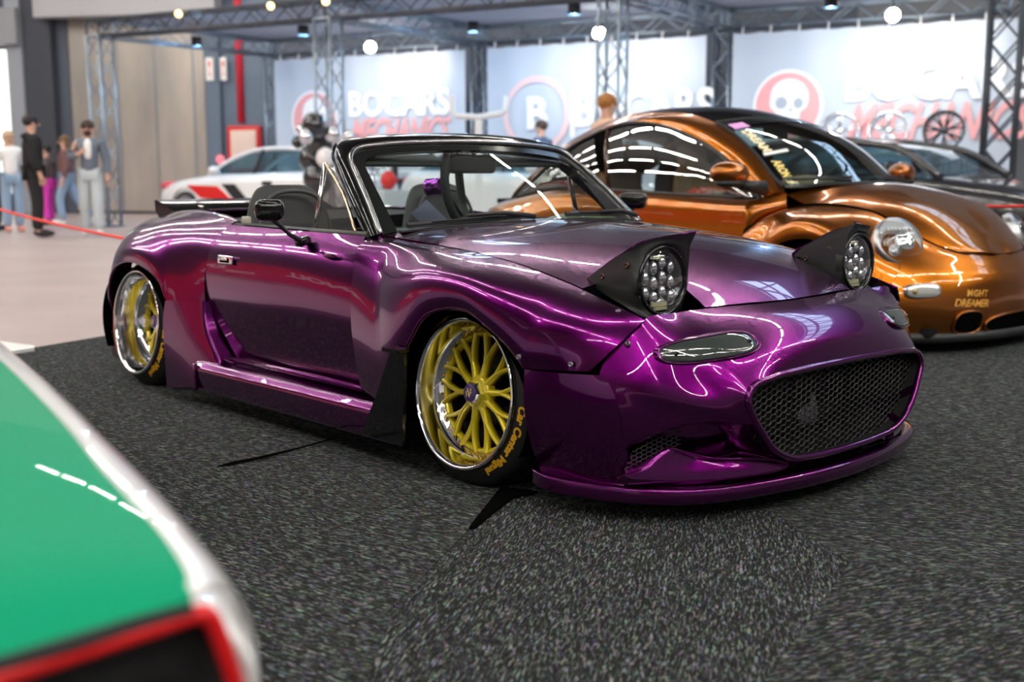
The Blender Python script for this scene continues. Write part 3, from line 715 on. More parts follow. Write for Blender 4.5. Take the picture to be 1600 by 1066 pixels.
# intake mesh and canards
tri = [(.735, .150), (.715, .205), (.60, .275), (.56, .27), (.57, .215)]
def imesh(s):
    return hexmesh(tri, lambda y, z: A([.632+(.72-y)*.32, y*s, z]), .020, .012, .0016)
both('intake_mesh', imesh, grille_m)
def icav(s):
    P = [S((.56, .63+(y-.63)*.8, z), s) for y, z in tri]; return Geo().prism(P, (-.01, 0, 0))
both('intake_backing', icav, void)
def canard(s):
    top = [(.632, .735, .150), (.655, .64, .212), (.74, .50, .178), (.835, .31, .155), (.842, .285, .140), (.79, .42, .122), (.70, .60, .124)]
    T = [S(p, s) for p in top]; c = S((.71, .53, .165), s)
    g = Geo(); n = len(T)
    ring = cr(T, 5, closed=True); inner = ring*.55+c*.45+A([0, 0, .006]); core = ring*.0+c+A([0, 0, .006])
    low = ring-A([.03, 0, .0])*1+A([0, 0, -.022])
    g.grid([low, ring-A([0, 0, .004]), ring, inner, core], cv=True); return g
both('bumper_canard', canard, purple)

# ---- splitter
spl = [(.33, .79), (.40, .80), (.52, .755), (.62, .705), (.72, .620), (.785, .508), (.828, .355), (.856, .20), (.870, 0)]
spo = cr([(x, y, 0) for x, y in spl], 6); spo = np.concatenate([mir(spo), spo[-2::-1]])
mid_ = len(spo)//2
rows = []
inn = spo*A([1, .93, 1])-A([.05, 0, 0])
for src, z, off in ((inn, .098, 0), (inn*.3+spo*.7, .104, 0), (spo, .102, -.004), (spo, .098, 0), (spo, .066, .0), (spo, .061, -.004), (inn, .060, 0)):
    r = src.copy(); r[:, 2] = z; nrm = np.zeros_like(r); r[:, 0] += off; rows.append(r)
for r in rows:
    for i in range(len(r)):
        e = abs(i-mid_)/mid_
        if e > .72: r[i, 2] += .0 + .012*((e-.72)/.28)
obj('front_splitter', Geo().grid(rows), purple, car)
g = Geo().box((.36, 0, .085), (.56, 1.10, .03)); obj('undertray', g, dark, car)
for y in (-.42, -.26, -.1, .1, .26, .42): obj('splitter_slot', Geo().box((.805-.25*y*y, y, .108), (.02, .085, .010)), void, car)

# ---- front lamps in the bumper
Bf = B[:int(B.shape[0]*.55)].reshape(-1, 3); Bf = Bf[(Bf[:, 1] > 0) & (Bf[:, 2] > .36)]
_sel = Bf[(abs(Bf[:, 1]-.495) < .19) & (abs(Bf[:, 2]-.481) < .055)]
_q = lambda y, z: np.stack([y*0+1, y, z, y*y, y*z, z*z, y**3], -1)
_co = np.linalg.lstsq(_q(_sel[:, 1]-.495, _sel[:, 2]-.481), _sel[:, 0], rcond=None)[0]
def skin_x(y, z): return float(_q(A(y-.495), A(z-.481))@_co)+.004
def drl(s):
    cy, cz = .495, .481; rows = []
    for (sc, h) in ((1.16, -.004), (1.12, .006), (1.05, .010), (1.0, .004), (.97, .008), (.80, .013), (.45, .017), (0.02, .018)):
        ring = []
        for k in range(44):
            t = 2*PI*k/44; cx, sx = math.cos(t), math.sin(t)
            px = .146*np.sign(cx)*abs(cx)**.62*(1+(sc-1)*.45 if sc > 1 else sc); py = .0275*np.sign(sx)*abs(sx)**.75*sc
            y = cy-px; z = cz+.085*px+py; ring.append(S((skin_x(y, z)+h, y, z), s))
        rows.append(ring)
    return rows
for s in (-1, 1):
    r = drl(s)
    o = obj('turn_signal', Geo().grid(r[:4], cv=True), purple, car)
    tag(o, None)
    obj('signal_lens', Geo().grid(r[3:], cv=True), mat('smoked_lens', (.035, .045, .042), .05, 0., coat=1., spec=.8), o)
    c = np.mean(A(r[5]), axis=0)
    for dy in (-.115, .11):
        g = Geo(); q_ = A([skin_x(.495+dy, .481-.085*dy)+.006, .495+dy, .481-.085*dy]); g.tube([S(q_, s), S(q_+A([.010, 0, 0]), s)], .0065, 8); obj('signal_screw', g, blackg, o)

# ---- pop-up headlights
def popup(s):
    """written for the near side lamp (outboard = -y), mirrored for the other"""
    f = 1 if s < 0 else -1
    fl = lambda P: A(P)*A([1, f, 1])
    yo, yi = -.598, -.412
    oc = [at(912, 440, y=yo), at(940, 418, y=yo), at(972, 396, y=yo), at(1002, 378, y=-.590), at(1045, 369, y=-.50), at(1088, 364, y=yi),
          at(1078, 384, y=yi+.002), at(1076, 412, y=yi+.004), at(1073, 447, y=yi+.004), at(1058, 487, y=-.432), at(1030, 494, y=-.52), at(1008, 496, y=-.588), at(975, 478, y=yo), at(940, 457, y=yo)]
    oc = A(oc); n = len(oc)
    c = A([.552, -.505, .652]); nz = unit(A([1, -.02, .03])); up = unit(A([-.03, 0, 1])); rt = unit(np.cross(up, nz))  # rt = +y
    rt = A([0, 1, 0.])
    R0 = .100
    ang = []
    for p in oc:
        d = p-c; ang.append(math.atan2(d@up, d@rt))
    # lamp circle angles follow the order of the outline
    a0 = [math.radians(a) for a in (188, 168, 150, 128, 92, 48, 28, 8, -18, -52, -86, -122, -145, -160)]
    circ = A([c+R0*(math.cos(a)*rt+math.sin(a)*up) for a in a0])
    k = 5
    OC = cr(oc, k, closed=True); 
    # keep the two tips sharp
    for tip in (0, 5):
        for t in range(1, k):
            OC[(tip*k+t) % len(OC)] = oc[tip]*(1-t/k)+oc[(tip+1) % n]*(t/k)
            q = (tip-1) % n; OC[q*k+t] = oc[q]*(1-t/k)+oc[tip]*(t/k)
    CI = cr(circ, k, closed=True)
    for i in range(len(CI)):
        d = CI[i]-c; d = d-nz*(d@nz); CI[i] = c+unit(d)*R0
    m1 = OC*.60+CI*.40; m2 = OC*.22+CI*.78
    # flanks stay on the side plates before they turn to the face
    for i in range(len(OC)):
        if OC[i][0] < .45:
            w = min(1, (.45-OC[i][0])/.15)
            m1[i, 1] += (yo-.004-m1[i, 1])*.85*w; m2[i, 1] += (yo+.004-m2[i, 1])*.55*w
    m2 += nz*.006
    g = Geo().grid([fl(OC), fl(m1), fl(m2), fl(CI+nz*.004), fl(CI-nz*.014)], cv=True) if False else Geo()
    P = herm(A([fl(OC), fl(m1), fl(m2), fl(CI+nz*.004)]), 4, 0)
    P = np.concatenate([P, [fl(CI-nz*.02)]])
    g.grid(P, cv=True)
    # inboard side plate
    inn = [fl(p) for p in ([at(912, 440, y=yo)[0], yi, .648], [.40, yi, .700], [.50, yi, .755], oc[5], oc[6], oc[7], oc[8], oc[9]+A([0, .02, 0]), [.45, yi, .585], [.36, yi, .60])]
    g.add(inn, [tuple(range(len(inn)))], False)
    root = obj('pop_up_headlight', g, blackm, car)
    # painted lid on top
    T = [OC[0], OC[k], OC[2*k], OC[3*k], OC[4*k], OC[5*k]]
    Ti = [A(q) for q in ([T[0][0], yi, .648], [.36, yi, .678], [.44, yi, .722], [.51, yi, .758], [.58, yi, .778], T[5])]
    lid = [[fl(a*(1-t)+b*t+A([0, 0, (.006*math.sin(PI*t)+.0015)])) for t in np.linspace(0, 1, 6)] for a, b in zip(T, Ti)]
    obj('headlight_lid', Geo().panel(surf(lid, 4, 1), .004, ref=(.3, -.5*f, 0)), purple, root)
    M = frame(fl(c), fl(nz), (0, 0, 1))
    gb = Geo().lathe([(.101, .006), (.098, .012), (.090, .010), (.088, -.004), (.088, -.03)], 40, M)
    for a in range(12): gb.lathe([(.0035, .008), (.003, .0135), (0, .014)], 6, M @ Matrix.Rotation(a*PI/6+.2, 4, 'Z') @ Matrix.Translation((.0945, 0, 0)))
    obj('lamp_bezel', gb, blackg, root)
    gr = Geo().lathe([(.088, -.006), (.080, -.02), (.05, -.032), (0, -.034)], 36, M)
    obj('lamp_reflector', gr, mat('lamp_reflector_smoked', (.16, .16, .17), .15, 1.), root)
    led_m = mat('led_optics', (.80, .80, .84), .16, .9)
    for iy in range(-2, 2):
        for iz in (-1, 0, 1):
            gl = Geo().ball(M @ Vector((iz*.042-.006+(iy % 2)*.014, (iy+.5)*.036, -.016)), (.012, .0135, .0195), 10, 8); obj('led_cell', gl, led_m, root)
    gd = Geo()
    gd.box(M @ Vector((-.066, 0, -.012)), (.008, .06, .012)); gd.box(M @ Vector((-.078, 0, -.006)), (.008, .05, .008)); gd.box(M @ Vector((.066, 0, -.014)), (.008, .05, .01))
    obj('lamp_light_bar', gd, mat('lamp_amber_bar', (.42, .40, .24), .3), root)
    gc = Geo().lathe([(.089, .004), (.075, .012), (.05, .018), (.02, .021), (0, .0215)], 36, M)
    obj('lamp_glass', gc, glass('lamp_clear_glass', (.92, .94, .95)), root)
    for u, v in ((941, 432), (979, 415)):
        p = at(u, v, y=yo-.002)
        for yy, sg in ((yo-.003, -1), (yi+.001, 1)):
            q = A([p[0], yy, p[2]]); gs = Geo().lathe([(.0085, -.002), (.0085, .002), (.006, .003), (.004, .0005), (0, .0005)], 12, frame(fl(q), (0, sg*f, 0))); obj('headlight_screw', gs, mat('screw_dark', (.10, .06, .05), .35, .8), root)
popup(-1); popup(1)
# ---- windscreen frame, glass
fr_O = A([(-.572, .700, .738), (-.70, .672, .845), (-.82, .642, .945), (-.905, .612, 1.018), (-.945, .570, 1.058), (-.940, .450, 1.082), (-.92, .25, 1.097), (-.91, 0, 1.102)])
fr_S = A([(-.575, .662, .740), (-.685, .632, .845), (-.80, .602, .945), (-.875, .575, 1.005), (-.90, .535, 1.036), (-.892, .42, 1.055), (-.872, .22, 1.067), (-.862, 0, 1.071)])
fr_I = A([(-.560, .600, .752), (-.665, .580, .845), (-.775, .553, .93), (-.845, .530, .985), (-.868, .497, 1.006), (-.866, .40, 1.022), (-.85, .2, 1.035), (-.842, 0, 1.039)])
fr_B = fr_O+A([-.055, -.035, -.012]); fr_B2 = fr_I+A([-.075, -.012, -.010])
def whole(P): P = herm(P, 6); return np.concatenate([mir(P), P[-2::-1]])
O_, S_, I_, B_, B2 = [whole(q) for q in (fr_O, fr_S, fr_I, fr_B, fr_B2)]
prof_ = herm(A([B2, B_, B_*.5+O_*.5+A([-.002, 0, .010]), O_, O_*.5+S_*.5+A([.008, 0, .005]), S_]), 4, 0)
g = Geo().grid(prof_); g.grid([B2, I_])
obj('windscreen_frame', g, blackg, car)
g = Geo().grid([S_, I_]); obj('windscreen_frit', g, mat('frit_black', (.01, .012, .012), .12), car)
tr = Geo().tube(S_+A([.004, 0, .002]), .010, 10)

obj('windscreen_trim', tr, mat('trim_dark_chrome', (.42, .42, .43), .18, 1.), car)
# glass sheet: bowed between base and header
base = [(-.560, -.600, .752), (-.50, -.40, .768), (-.465, -.2, .776), (-.455, 0, .778), (-.465, .2, .776), (-.50, .40, .768), (-.560, .600, .752)]
topg = [(-.868, -.497, 1.006), (-.866, -.35, 1.026), (-.85, -.17, 1.036), (-.842, 0, 1.039), (-.85, .17, 1.036), (-.866, .35, 1.026), (-.868, .497, 1.006)]
midg = [tuple((A(a)+A(b))/2+A([.012, 0, .010])) for a, b in zip(base, topg)]
midg[0] = tuple(A([-.71, -.572, .882])); midg[-1] = tuple(A([-.71, .572, .882]))
ws = surf([base, midg, topg], 6, 5)
obj('windscreen', Geo().grid(ws), wglass, car)
# A-pillar outer rails (bright edges) and vent windows
def rail(s):
    g = Geo()
    g.tube(S(herm(fr_O[:5]+A((-.030, -.002, -.002)), 5), s), .006, 8)
    return g
both('pillar_rail', rail, blackg)
vA, vB, vC = at(508, 256, y=-.625), at(492, 366, y=-.685), at(556, 366, y=-.69)
def vent(s, part):
    a, b, c = [S(p*A([1, -1, 1]), s) for p in (vA, vB, vC)]
    top = a+A([0.012, 0, -.008]); cv = [c]+[c*(1-t)+a*t+A([.018*math.sin(PI*t), 0, .018*math.sin(PI*t)]) for t in (.25, .5, .75)]+[a]
    cv = herm(cv, 4)
    if part == 'glass':
        rows = [[b*(1-t)+a*t, cv[int(t*(len(cv)-1))]] for t in np.linspace(0, 1, 9)]
        rows = [[p*(1-q)+r*q for q in np.linspace(0, 1, 5)] for p, r in rows]
        return Geo().grid(rows)
    if part == 'post': return Geo().tube([b, a], .010, 8)
    return Geo().tube(cv, .007, 8)
for s in (-1, 1):
    o = obj('quarter_window', vent(s, 'glass'), glass('quarter_glass', (.60, .54, .48), ior=2.7), car)
    obj('window_post', vent(s, 'post'), mat('post_chrome', (.6, .6, .6), .15, 1.), o); obj('window_frame', vent(s, 'frame'), mat('warm_chrome', (.62, .50, .36), .2, 1.), o)
both('window_seal', lambda s: Geo().tube(S([(-.95, .70, .742), (-.80, .702, .742), (-.60, .695, .742)], s), .011, 6), mat('seal_grey', (.10, .10, .095), .6))
# cowl and wipers
cw = [[(p[0]+.005, p[1], p[2]+.002) for p in herm(base, 4)], [(p[0]+.055, p[1]*1.03, p[2]+.004) for p in herm(base, 4)]]
obj('cowl_panel', Geo().panel(cw, .006), blackm, car)
def wiper(a, b, c_, w):
    g = Geo(); a, b, c_ = A(a), A(b), A(c_)
    g.tube([a, (a+b)/2+A([.01, 0, .012]), b], [.010, .008, .005], 8)
    d = herm([c_, (c_+w)/2+A([.002, 0, .004]), A(w)], 5) if False else herm([c_, (A(c_)+A(w))/2, A(w)], 5)
    g.tube(d, .006, 6, flat=1.6); g.tube(d+A([.004, 0, -.008]), .003, 6)
    q = d+A([.006, 0, .006]); g.tube(q[2:-2], .003, 6); return g
o = obj('wiper', wiper((-.452, -.05, .792), (-.505, -.33, .80), (-.535, -.575, .772), (-.478, -.10, .795)), blackm, car)
o = obj('wiper', wiper((-.462, .52, .782), (-.478, .33, .80), (-.505, .50, .79), (-.462, .12, .797)), blackm, car)
# sun visors, mirror
for y in (-.30, .32):
    g = Geo().rbox((-.945, y, .998), (.10, .40, .022), .010, Matrix.Rotation(.35, 3, 'Y')); o = obj('sun_visor', g, mat('visor_grey', (.05, .055, .055), .6), car)
g = Geo().rbox((-.90, .03, .985), (.035, .235, .075), .03, Matrix.Rotation(.12, 3, 'Y') , 4); rv = obj('rear_view_mirror', g, blackm, car)
obj('mirror_stem', Geo().tube([(-.89, .03, 1.01), (-.875, .015, 1.03), (-.872, .005, 1.045)], [.008, .010, .018], 8), blackm, rv)
# ---- cabin
g = Geo()
g.box((-1.15, 0, .16), (1.0, 1.30, .02)); g.box((-1.70, 0, .42), (.04, 1.24, .56)); g.box((-.62, 0, .45), (.05, 1.30, .5))
g.box((-1.15, 0, .30), (.9, .22, .26))
for s in (-1, 1): g.box((-1.1, .655*s, .45), (1.1, .03, .54))
g.box((-.1, 0, .38), (1.0, .9, .40)); g.box((-2.3, 0, .38), (1.0, .9, .45)); g.box((-1.1, 0, .13), (2.6, 1.3, .05))  # unseen dark boxes added to block light behind the panel gaps
obj('cabin_tub_and_blockers', g, dark, car)
dash = []
for y in np.linspace(-.62, .62, 13):
    b = .012*math.exp(-((y-.36)/.16)**2)
    dash.append([(-.52-.10*(y/.62)**2, y, .745), (-.66, y, .752+b), (-.78, y, .748+b), (-.85, y, .725), (-.86, y, .60), (-.80, y, .48)])
obj('dashboard', Geo().grid(surf(dash, 2, 4)), mat('dash_black', (.016, .017, .017), .55), car)
gg = Geo().ball((-.74, .50, .742), (.15, .19, .045), 24, 10); obj('reflection_dome', gg, mat('olive_reflection', (.12, .14, .06), .35), car)  # olive dome added on the dash in place of a glossy reflection
def seat(yc, xc):
    root = None
    outl = []
    # backrest cross-sections going up
    for z, w, d, x in [(.20, .20, .07, .10), (.30, .235, .075, .07), (.45, .245, .07, .03), (.60, .235, .06, .0), (.72, .215, .055, -.025), (.80, .19, .05, -.04), (.87, .165, .045, -.05), (.915, .13, .035, -.057), (.93, .08, .02, -.06)]:
        outl.append([(xc+x+d*math.cos(t)*(1 if math.cos(t) < 0 else .6), yc+w*np.sign(math.sin(t))*abs(math.sin(t))**.6, z-.03) for t in np.linspace(0, 2*PI, 24, endpoint=False)])
    g = Geo().grid(herm(outl, 3, 0), cv=True); g.add(outl[-1], [tuple(range(24))])
    root = obj('seat', g, leather, car)
    cu = []
    for x, w, z in [(-.02, .16, .34), (.10, .21, .36), (.30, .22, .37), (.46, .21, .36), (.52, .17, .31)]:
        cu.append([(xc+x+.05, yc+w*math.cos(t), z-.06+.055*math.sin(t)) for t in np.linspace(0, 2*PI, 16, endpoint=False)])
    obj('seat_cushion', Geo().grid(herm(cu, 3, 0), cv=True), leather, root)
    # stitched inner panel line
    ln = [(xc+.055-.06*(z-.2)/.7+.012, yc+w, z) for z, w in [(.30, -.19), (.50, -.195), (.66, -.18), (.78, -.155), (.85, -.11), (.875, 0), (.85, .11), (.78, .155), (.66, .18), (.50, .195), (.30, .19)]]
    obj('seat_piping', Geo().tube(cr(ln, 4), .008, 6), mat('piping_grey', (.05, .05, .055), .6), root)
    return root
seat(-.405, -1.56); sl = seat(.405, -1.56)
bl = herm([(-1.50, .215, .80), (-1.455, .36, .66), (-1.44, .52, .52)], 6)
g = Geo().grid([bl+A([0, -.045, -.03]), bl+A([.006, 0, .0]), bl+A([0, .045, .03])]); obj('seat_belt', g, mat('belt_blue_grey', (.09, .10, .16), .6), car)
# steering wheel, off its column and propped on the dash
wc = at(712, 288, d=4.62); ax = unit(A([.73, .62, .10])); Mw = frame(wc, ax, (0, 0, 1))
R1 = [Mw @ Vector((.165*math.cos(t), .165*math.sin(t), .012*math.cos(2*t))) for t in np.linspace(0, 2*PI, 40, endpoint=False)]
sw = obj('steering_wheel', Geo().tube(R1, .018, 10, closed=True), mat('suede_black', (.022, .023, .024), .75), car)
g = Geo()
for a in (PI/2, PI/2+2.1, PI/2-2.1):
    g.tube([Mw @ Vector((.025*math.cos(a), .025*math.sin(a), -.045)), Mw @ Vector((.10*math.cos(a), .10*math.sin(a), -.02)), Mw @ Vector((.16*math.cos(a), .16*math.sin(a), 0))], [.016, .012, .012], 8, flat=.4)
g.lathe([(0, -.05), (.035, -.05), (.035, -.043), (0, -.043)], 20, Mw); obj('wheel_spoke', g, blackm, sw)
g = Geo().lathe([(0, -.13), (.026, -.128), (.034, -.122), (.036, -.112), (.034, -.108), (.034, -.075), (.036, -.072), (.036, -.066), (.030, -.062), (.030, -.05), (0, -.05)], 24, Mw)
tag(obj('quick_release_boss', g, mat('anodised_purple', (.60, .16, .85), .22, 1.), sw), 'polished purple quick release boss')
# ---- near side door mirror and mount
mc = at(421, 328, y=-.93)
g = Geo().rbox(mc, (.125, .10, .072), .026, Matrix.Rotation(-.55, 3, 'Z'), 5)
md = obj('door_mirror', g, blackg, car)
g = Geo().tube([mc+A([.01, .0, -.03]), at(437, 352, y=-.90), at(452, 366, y=-.84), at(471, 377, y=-.80)], [.009, .008, .008, .010], 8); obj('mirror_stalk', g, blackm, md)
g = Geo().rbox(at(473, 377, y=-.775), (.045, .05, .03), .010, Matrix.Rotation(.3, 3, 'X')); obj('mirror_mount', g, blackg, md)
g = Geo().rbox(at(385, 345, y=-.66), (.05, .02, .035), .006); obj('door_latch', g, mat('latch_beige', (.45, .44, .38), .5), car)
# far side mirror
mc2 = mir(mc); g = Geo().rbox(mc2, (.125, .10, .072), .026, Matrix.Rotation(.55, 3, 'Z'), 5); md2 = obj('door_mirror', g, blackg, car)
obj('mirror_stalk', Geo().tube([mc2+A([.01, 0, -.03]), mir(at(452, 366, y=-.84)), mir(at(471, 377, y=-.80))], .009, 8), blackm, md2)
# side repeater
both('side_repeater', lambda s: Geo().ball(S((-.715, .777, .667), s), (.045, .006, .010), 12, 6), purple)

# ---- wheels
def make_wheel(name, center, side, camber, dish, spokes_h):
    n_ = Vector((0, side*math.cos(camber), math.sin(camber))); M = frame(center, n_, (-side*1.0, 0, 0)); 
    x = Vector((1 if side < 0 else -1, 0, 0)); y = n_.cross(x); M = Matrix((x, y, n_)).transposed().to_4x4(); M.translation = Vector(center)
    rr = .2
    g = Geo().lathe([(.205, -.235), (.219, -.03), (.229, -.016), (.2335, -.012), (.2355, -.004), (.234, .001), (.229, .003), (.224, .000), (.2195, -.006), (.2175, -.016), (.2155, -.030), (.211, -dish*.6), (.207, -dish), (.1785, -dish-.003), (.1785, -dish-.012), (.200, -.235)], 64)
    w = obj(name, g, polished, car); w.matrix_local = M
    # tyre with slanted tread grooves
    prof = [(.222, -.020), (.230, -.014), (.240, -.016), (.252, -.024), (.264, -.034), (.274, -.044), (.281, -.052), (.2855, -.062), (.2875, -.074), (.2885, -.090), (.2885, -.106), (.2845, -.108), (.2845, -.114), (.2885, -.116), (.2885, -.15), (.2845, -.152), (.2845, -.158), (.2885, -.16), (.2885, -.20), (.286, -.215), (.278, -.228), (.25, -.245), (.222, -.25)]
    n = 192; rows = []
    for r, h in prof:
        ring = []
        for k in range(n):
            q = r
            if r > .283 and -.20 < h < -.062:
                ph = (k*36/n+(abs(h+.135))*14) % 1
                if ph < .14: q = r-.006
            ring.append((q*math.cos(2*PI*k/n), q*math.sin(2*PI*k/n), h))
        rows.append(ring)
    obj('tyre', Geo().grid(rows, cv=True), tyre_m, w)
    # forked mesh spokes
    g = Geo()
    def bar(p0, p1, p2, w0, w1, t0, t1):
        P = herm([p0, p1, p2], 4); m = len(P)
        rows = []
        for i in range(m):
            tt = i/(m-1); ww = w0*(1-tt)+w1*tt; th = t0*(1-tt)+t1*tt
            T = unit(P[min(i+1, m-1)]-P[max(i-1, 0)]); sd = unit(np.cross(T, [0, 0, 1])); up = A([0, 0, 1])
            rows.append([P[i]+sd*ww*a+up*th*b for a, b in ((-1, -1), (-1, .35), (-.55, .95), (0, 1.05), (.55, .95), (1, .35), (1, -1))])
        g.grid(rows, cv=True)
    N_ = 10; hb = spokes_h; he = -dish-.002
    pt = lambda r, a, h: A([r*math.cos(a), r*math.sin(a), h])
    for i in range(N_):
        a = 2*PI*i/N_+.12; d = PI/N_*.62
        bar(pt(.040, a, hb), pt(.070, a, hb-.004), pt(.100, a, he*.35+hb*.65-.002), .0125, .0085, .014, .013)
        for sg in (-1, 1):
            bar(pt(.094, a, he*.3+hb*.7-.002), pt(.135, a+sg*d*.45, he*.55+hb*.45), pt(.186, a+sg*d, he+.004), .0075, .0068, .013, .011)
    g.lathe([(.186, he-.016), (.1875, he+.002), (.182, he+.006), (.176, he+.003), (.174, he-.016)], 64)
    g.lathe([(.052, hb-.02), (.055, hb+.004), (.050, hb+.012), (.040, hb+.014), (.030, hb+.008), (0, hb+.006)], 30)
    obj('wheel_spokes', g, gold, w)
    g = Geo()
    for i in range(40):
        a = 2*PI*i/40; g.lathe([(.0045, 0), (.0042, .004), (.0025, .0062), (0, .0065)], 6, Matrix.Translation((.1945*math.cos(a), .1945*math.sin(a), -dish-.0015)))
    obj('rim_bolt', g, goldb, w)
    g = Geo().lathe([(.036, hb), (.036, hb+.030), (.031, hb+.038), (.0275, hb+.038)], 6, smooth=False); obj('hub_nut', g, polished, w)
    g = Geo().lathe([(.0280, hb+.034), (.0280, hb+.041), (.026, hb+.043), (0, hb+.043)], 30); cp = obj('center_cap', g, mat('cap_purple', (.10, .06, .20), .35, .3), w)
    g = Geo()
    Z = hb+.0438
    for pl in ([(-.010, .012), (-.004, .012), (.003, -.004), (.001, -.012)], [(.006, .014), (.011, .012), (.004, -.013), (.001, -.012)], [(-.012, .004), (-.007, .004), (-.010, -.002), (-.005, -.006), (-.009, -.013), (-.012, -.012), (-.009, -.007), (-.014, -.002)], [(.006, .004), (.012, .002), (.012, -.001), (.006, .000)]):
        g.add([(x*1.1, y*1.1, Z) for x, y in pl], [tuple(range(len(pl)))], False)
    obj('cap_logo', g, mat('logo_gold', (.75, .55, .2), .4), cp)
    g = Geo().lathe([(.145, -.20), (.145, -.17), (.05, -.17), (.05, -.20)], 40); g.rbox((.10, .085, -.165), (.07, .10, .05), .015); obj('brake_disc', g, mat('brake_steel', (.05, .05, .05), .4, .8), w)
    obj('wheel_back', Geo().lathe([(.21, -.225), (0, -.225)], 32), void, w)
    # sidewall lettering follows the tyre
    for a0 in (math.radians(-31), math.radians(149)):
        t = text_geo('Car Center Miguel', .036, bold=.0016, shear=.28, spacing=.98)
        ex = max(abs(p[0]) for p in t.v); 
        V = []
        for x_, y_, _ in t.v:
            r = .2515+y_*.72; an = a0-x_/.250
            h = np.interp(r, [q[0] for q in prof[1:8]], [q[1] for q in prof[1:8]])+.0012
            V.append((r*math.cos(an), r*math.sin(an), h))
        obj('tyre_lettering', Geo().add(V, t.f, False), yellow_l, w)
    return w
make_wheel('front_wheel', (0, -.782, .2875), -1, math.radians(6), .085, -.075)
make_wheel('front_wheel', (0, .782, .2875), 1, math.radians(6), .085, -.075)
make_wheel('rear_wheel', (-2.265, -.805, .2875), -1, math.radians(5), .135, -.125)
make_wheel('rear_wheel', (-2.265, .805, .2875), 1, math.radians(5), .135, -.125)
# inner arch liners keep the wheel wells dark
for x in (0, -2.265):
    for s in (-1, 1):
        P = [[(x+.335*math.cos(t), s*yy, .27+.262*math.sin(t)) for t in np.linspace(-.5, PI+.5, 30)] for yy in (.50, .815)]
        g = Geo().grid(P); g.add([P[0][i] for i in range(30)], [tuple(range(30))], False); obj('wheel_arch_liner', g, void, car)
# =================================================================== COPPER ROUND-ROOFED COUPE
BA = math.radians(-3.73); BL = A([-.88, 3.30, 0])
bug = thing('coupe', 'copper round-roofed coupe with black roof parked beyond the purple roadster', 'car', tuple(BL), BA)
def bl(u, v, x=None, y=None, z=None):
    ca, sa = math.cos(-BA), math.sin(-BA)
    rt = lambda p: A([ca*p[0]-sa*p[1], sa*p[0]+ca*p[1], p[2]])
    o = rt(CAM-BL); r = rt(at(u, v, d=1)-CAM)
    t = (x-o[0])/r[0] if x is not None else (y-o[1])/r[1] if y is not None else (z-o[2])/r[2]
    return o+r*t
def bb(u, v, y): p = bl(u, v, y=-y); return A([p[0], y, p[2]])   # near side point written with +y
def bboth(name, fn, m): return [obj(name, fn(s), m, bug) for s in (-1, 1)]
REFB = (-1.2, 0, .3)
rO = A([bb(*q) for q in [(1191, 309, .705), (1160, 273, .675), (1119, 234, .64), (1063, 204, .60), (1013, 191, .585), (971, 193, .585), (906, 220, .615), (868, 247, .645), (835, 278, .68), (806, 310, .72)]])
rI = A([bb(*q) for q in [(1230, 303, .625), (1211, 280, .605), (1179, 239, .565), (1142, 206, .53), (1119, 192, .51), (1082, 179, .49), (1031, 175, .475), (985, 179, .475), (929, 200, .49), (885, 224, .50)]])
rail = np.stack([rO, rO*.66+rI*.34+A([0, .018, .012]), rO*.33+rI*.67+A([0, .014, .016]), rI], axis=1)
bboth('roof_rail', lambda s: Geo().panel(S(surf(rail, 6, 4), s), .01, ref=REFB), copper)
roofc = []
for p in rI[4:]:
    roofc.append([p*A([1, -1, 1]), A([p[0]+.012, -p[1]*.55, p[2]+.036]), A([p[0]+.02, 0, p[2]+.05]), A([p[0]+.012, p[1]*.55, p[2]+.036]), p])
obj('roof_panel', Geo().panel(surf(roofc, 5, 5), .01, ref=REFB), blackg, bug)
cowl = [(-.345, -.625, .868), (-.24, -.42, .885), (-.19, -.2, .892), (-.175, 0, .894), (-.19, .2, .892), (-.24, .42, .885), (-.345, .625, .868)]
q4 = rI[4]; tops = [(q4[0]+.055*(1-(y/.51)**2), y, q4[2]+.038*(1-(y/.51)**2)) for y in np.linspace(-.51, .51, 7)]
wrows = [cowl]
for i, f in ((1, .18), (2, .50), (3, .80)):
    e = rI[i]; row = []
    for j, t in enumerate(np.linspace(-1, 1, 7)):
        c = A(cowl[j])*(1-f)+A(tops[j])*f; bow = .035*math.sin(PI*f)*(1-t*t)
        row.append((e[0]+(c[0]-(A(cowl[0])*(1-f)+A(tops[0])*f)[0])+bow, t*e[1], e[2]+(c[2]-(A(cowl[0])*(1-f)+A(tops[0])*f)[2])+bow))
    wrows.append(row)
wrows.append(tops)
WS = surf(wrows, 4, 4)
obj('windscreen', Geo().grid(WS), glass('coupe_windscreen', (.62, .82, .82), ior=1.6), bug)
edge = np.concatenate([WS[:, 0], WS[-1, 1:], WS[::-1, -1][1:]])
obj('windscreen_seal', Geo().tube(edge, .012, 6), blackr, bug)
obj('windscreen_band', Geo().grid(WS[-4:]+A([.004, 0, .004])), mat('tint_band', (.012, .014, .018), .1), bug)
fT0, fT1, fT2 = bb(1164, 362, .80), bb(1195, 339, .72), bb(1232, 325, .635); he0 = bb(1232, 322, .625)
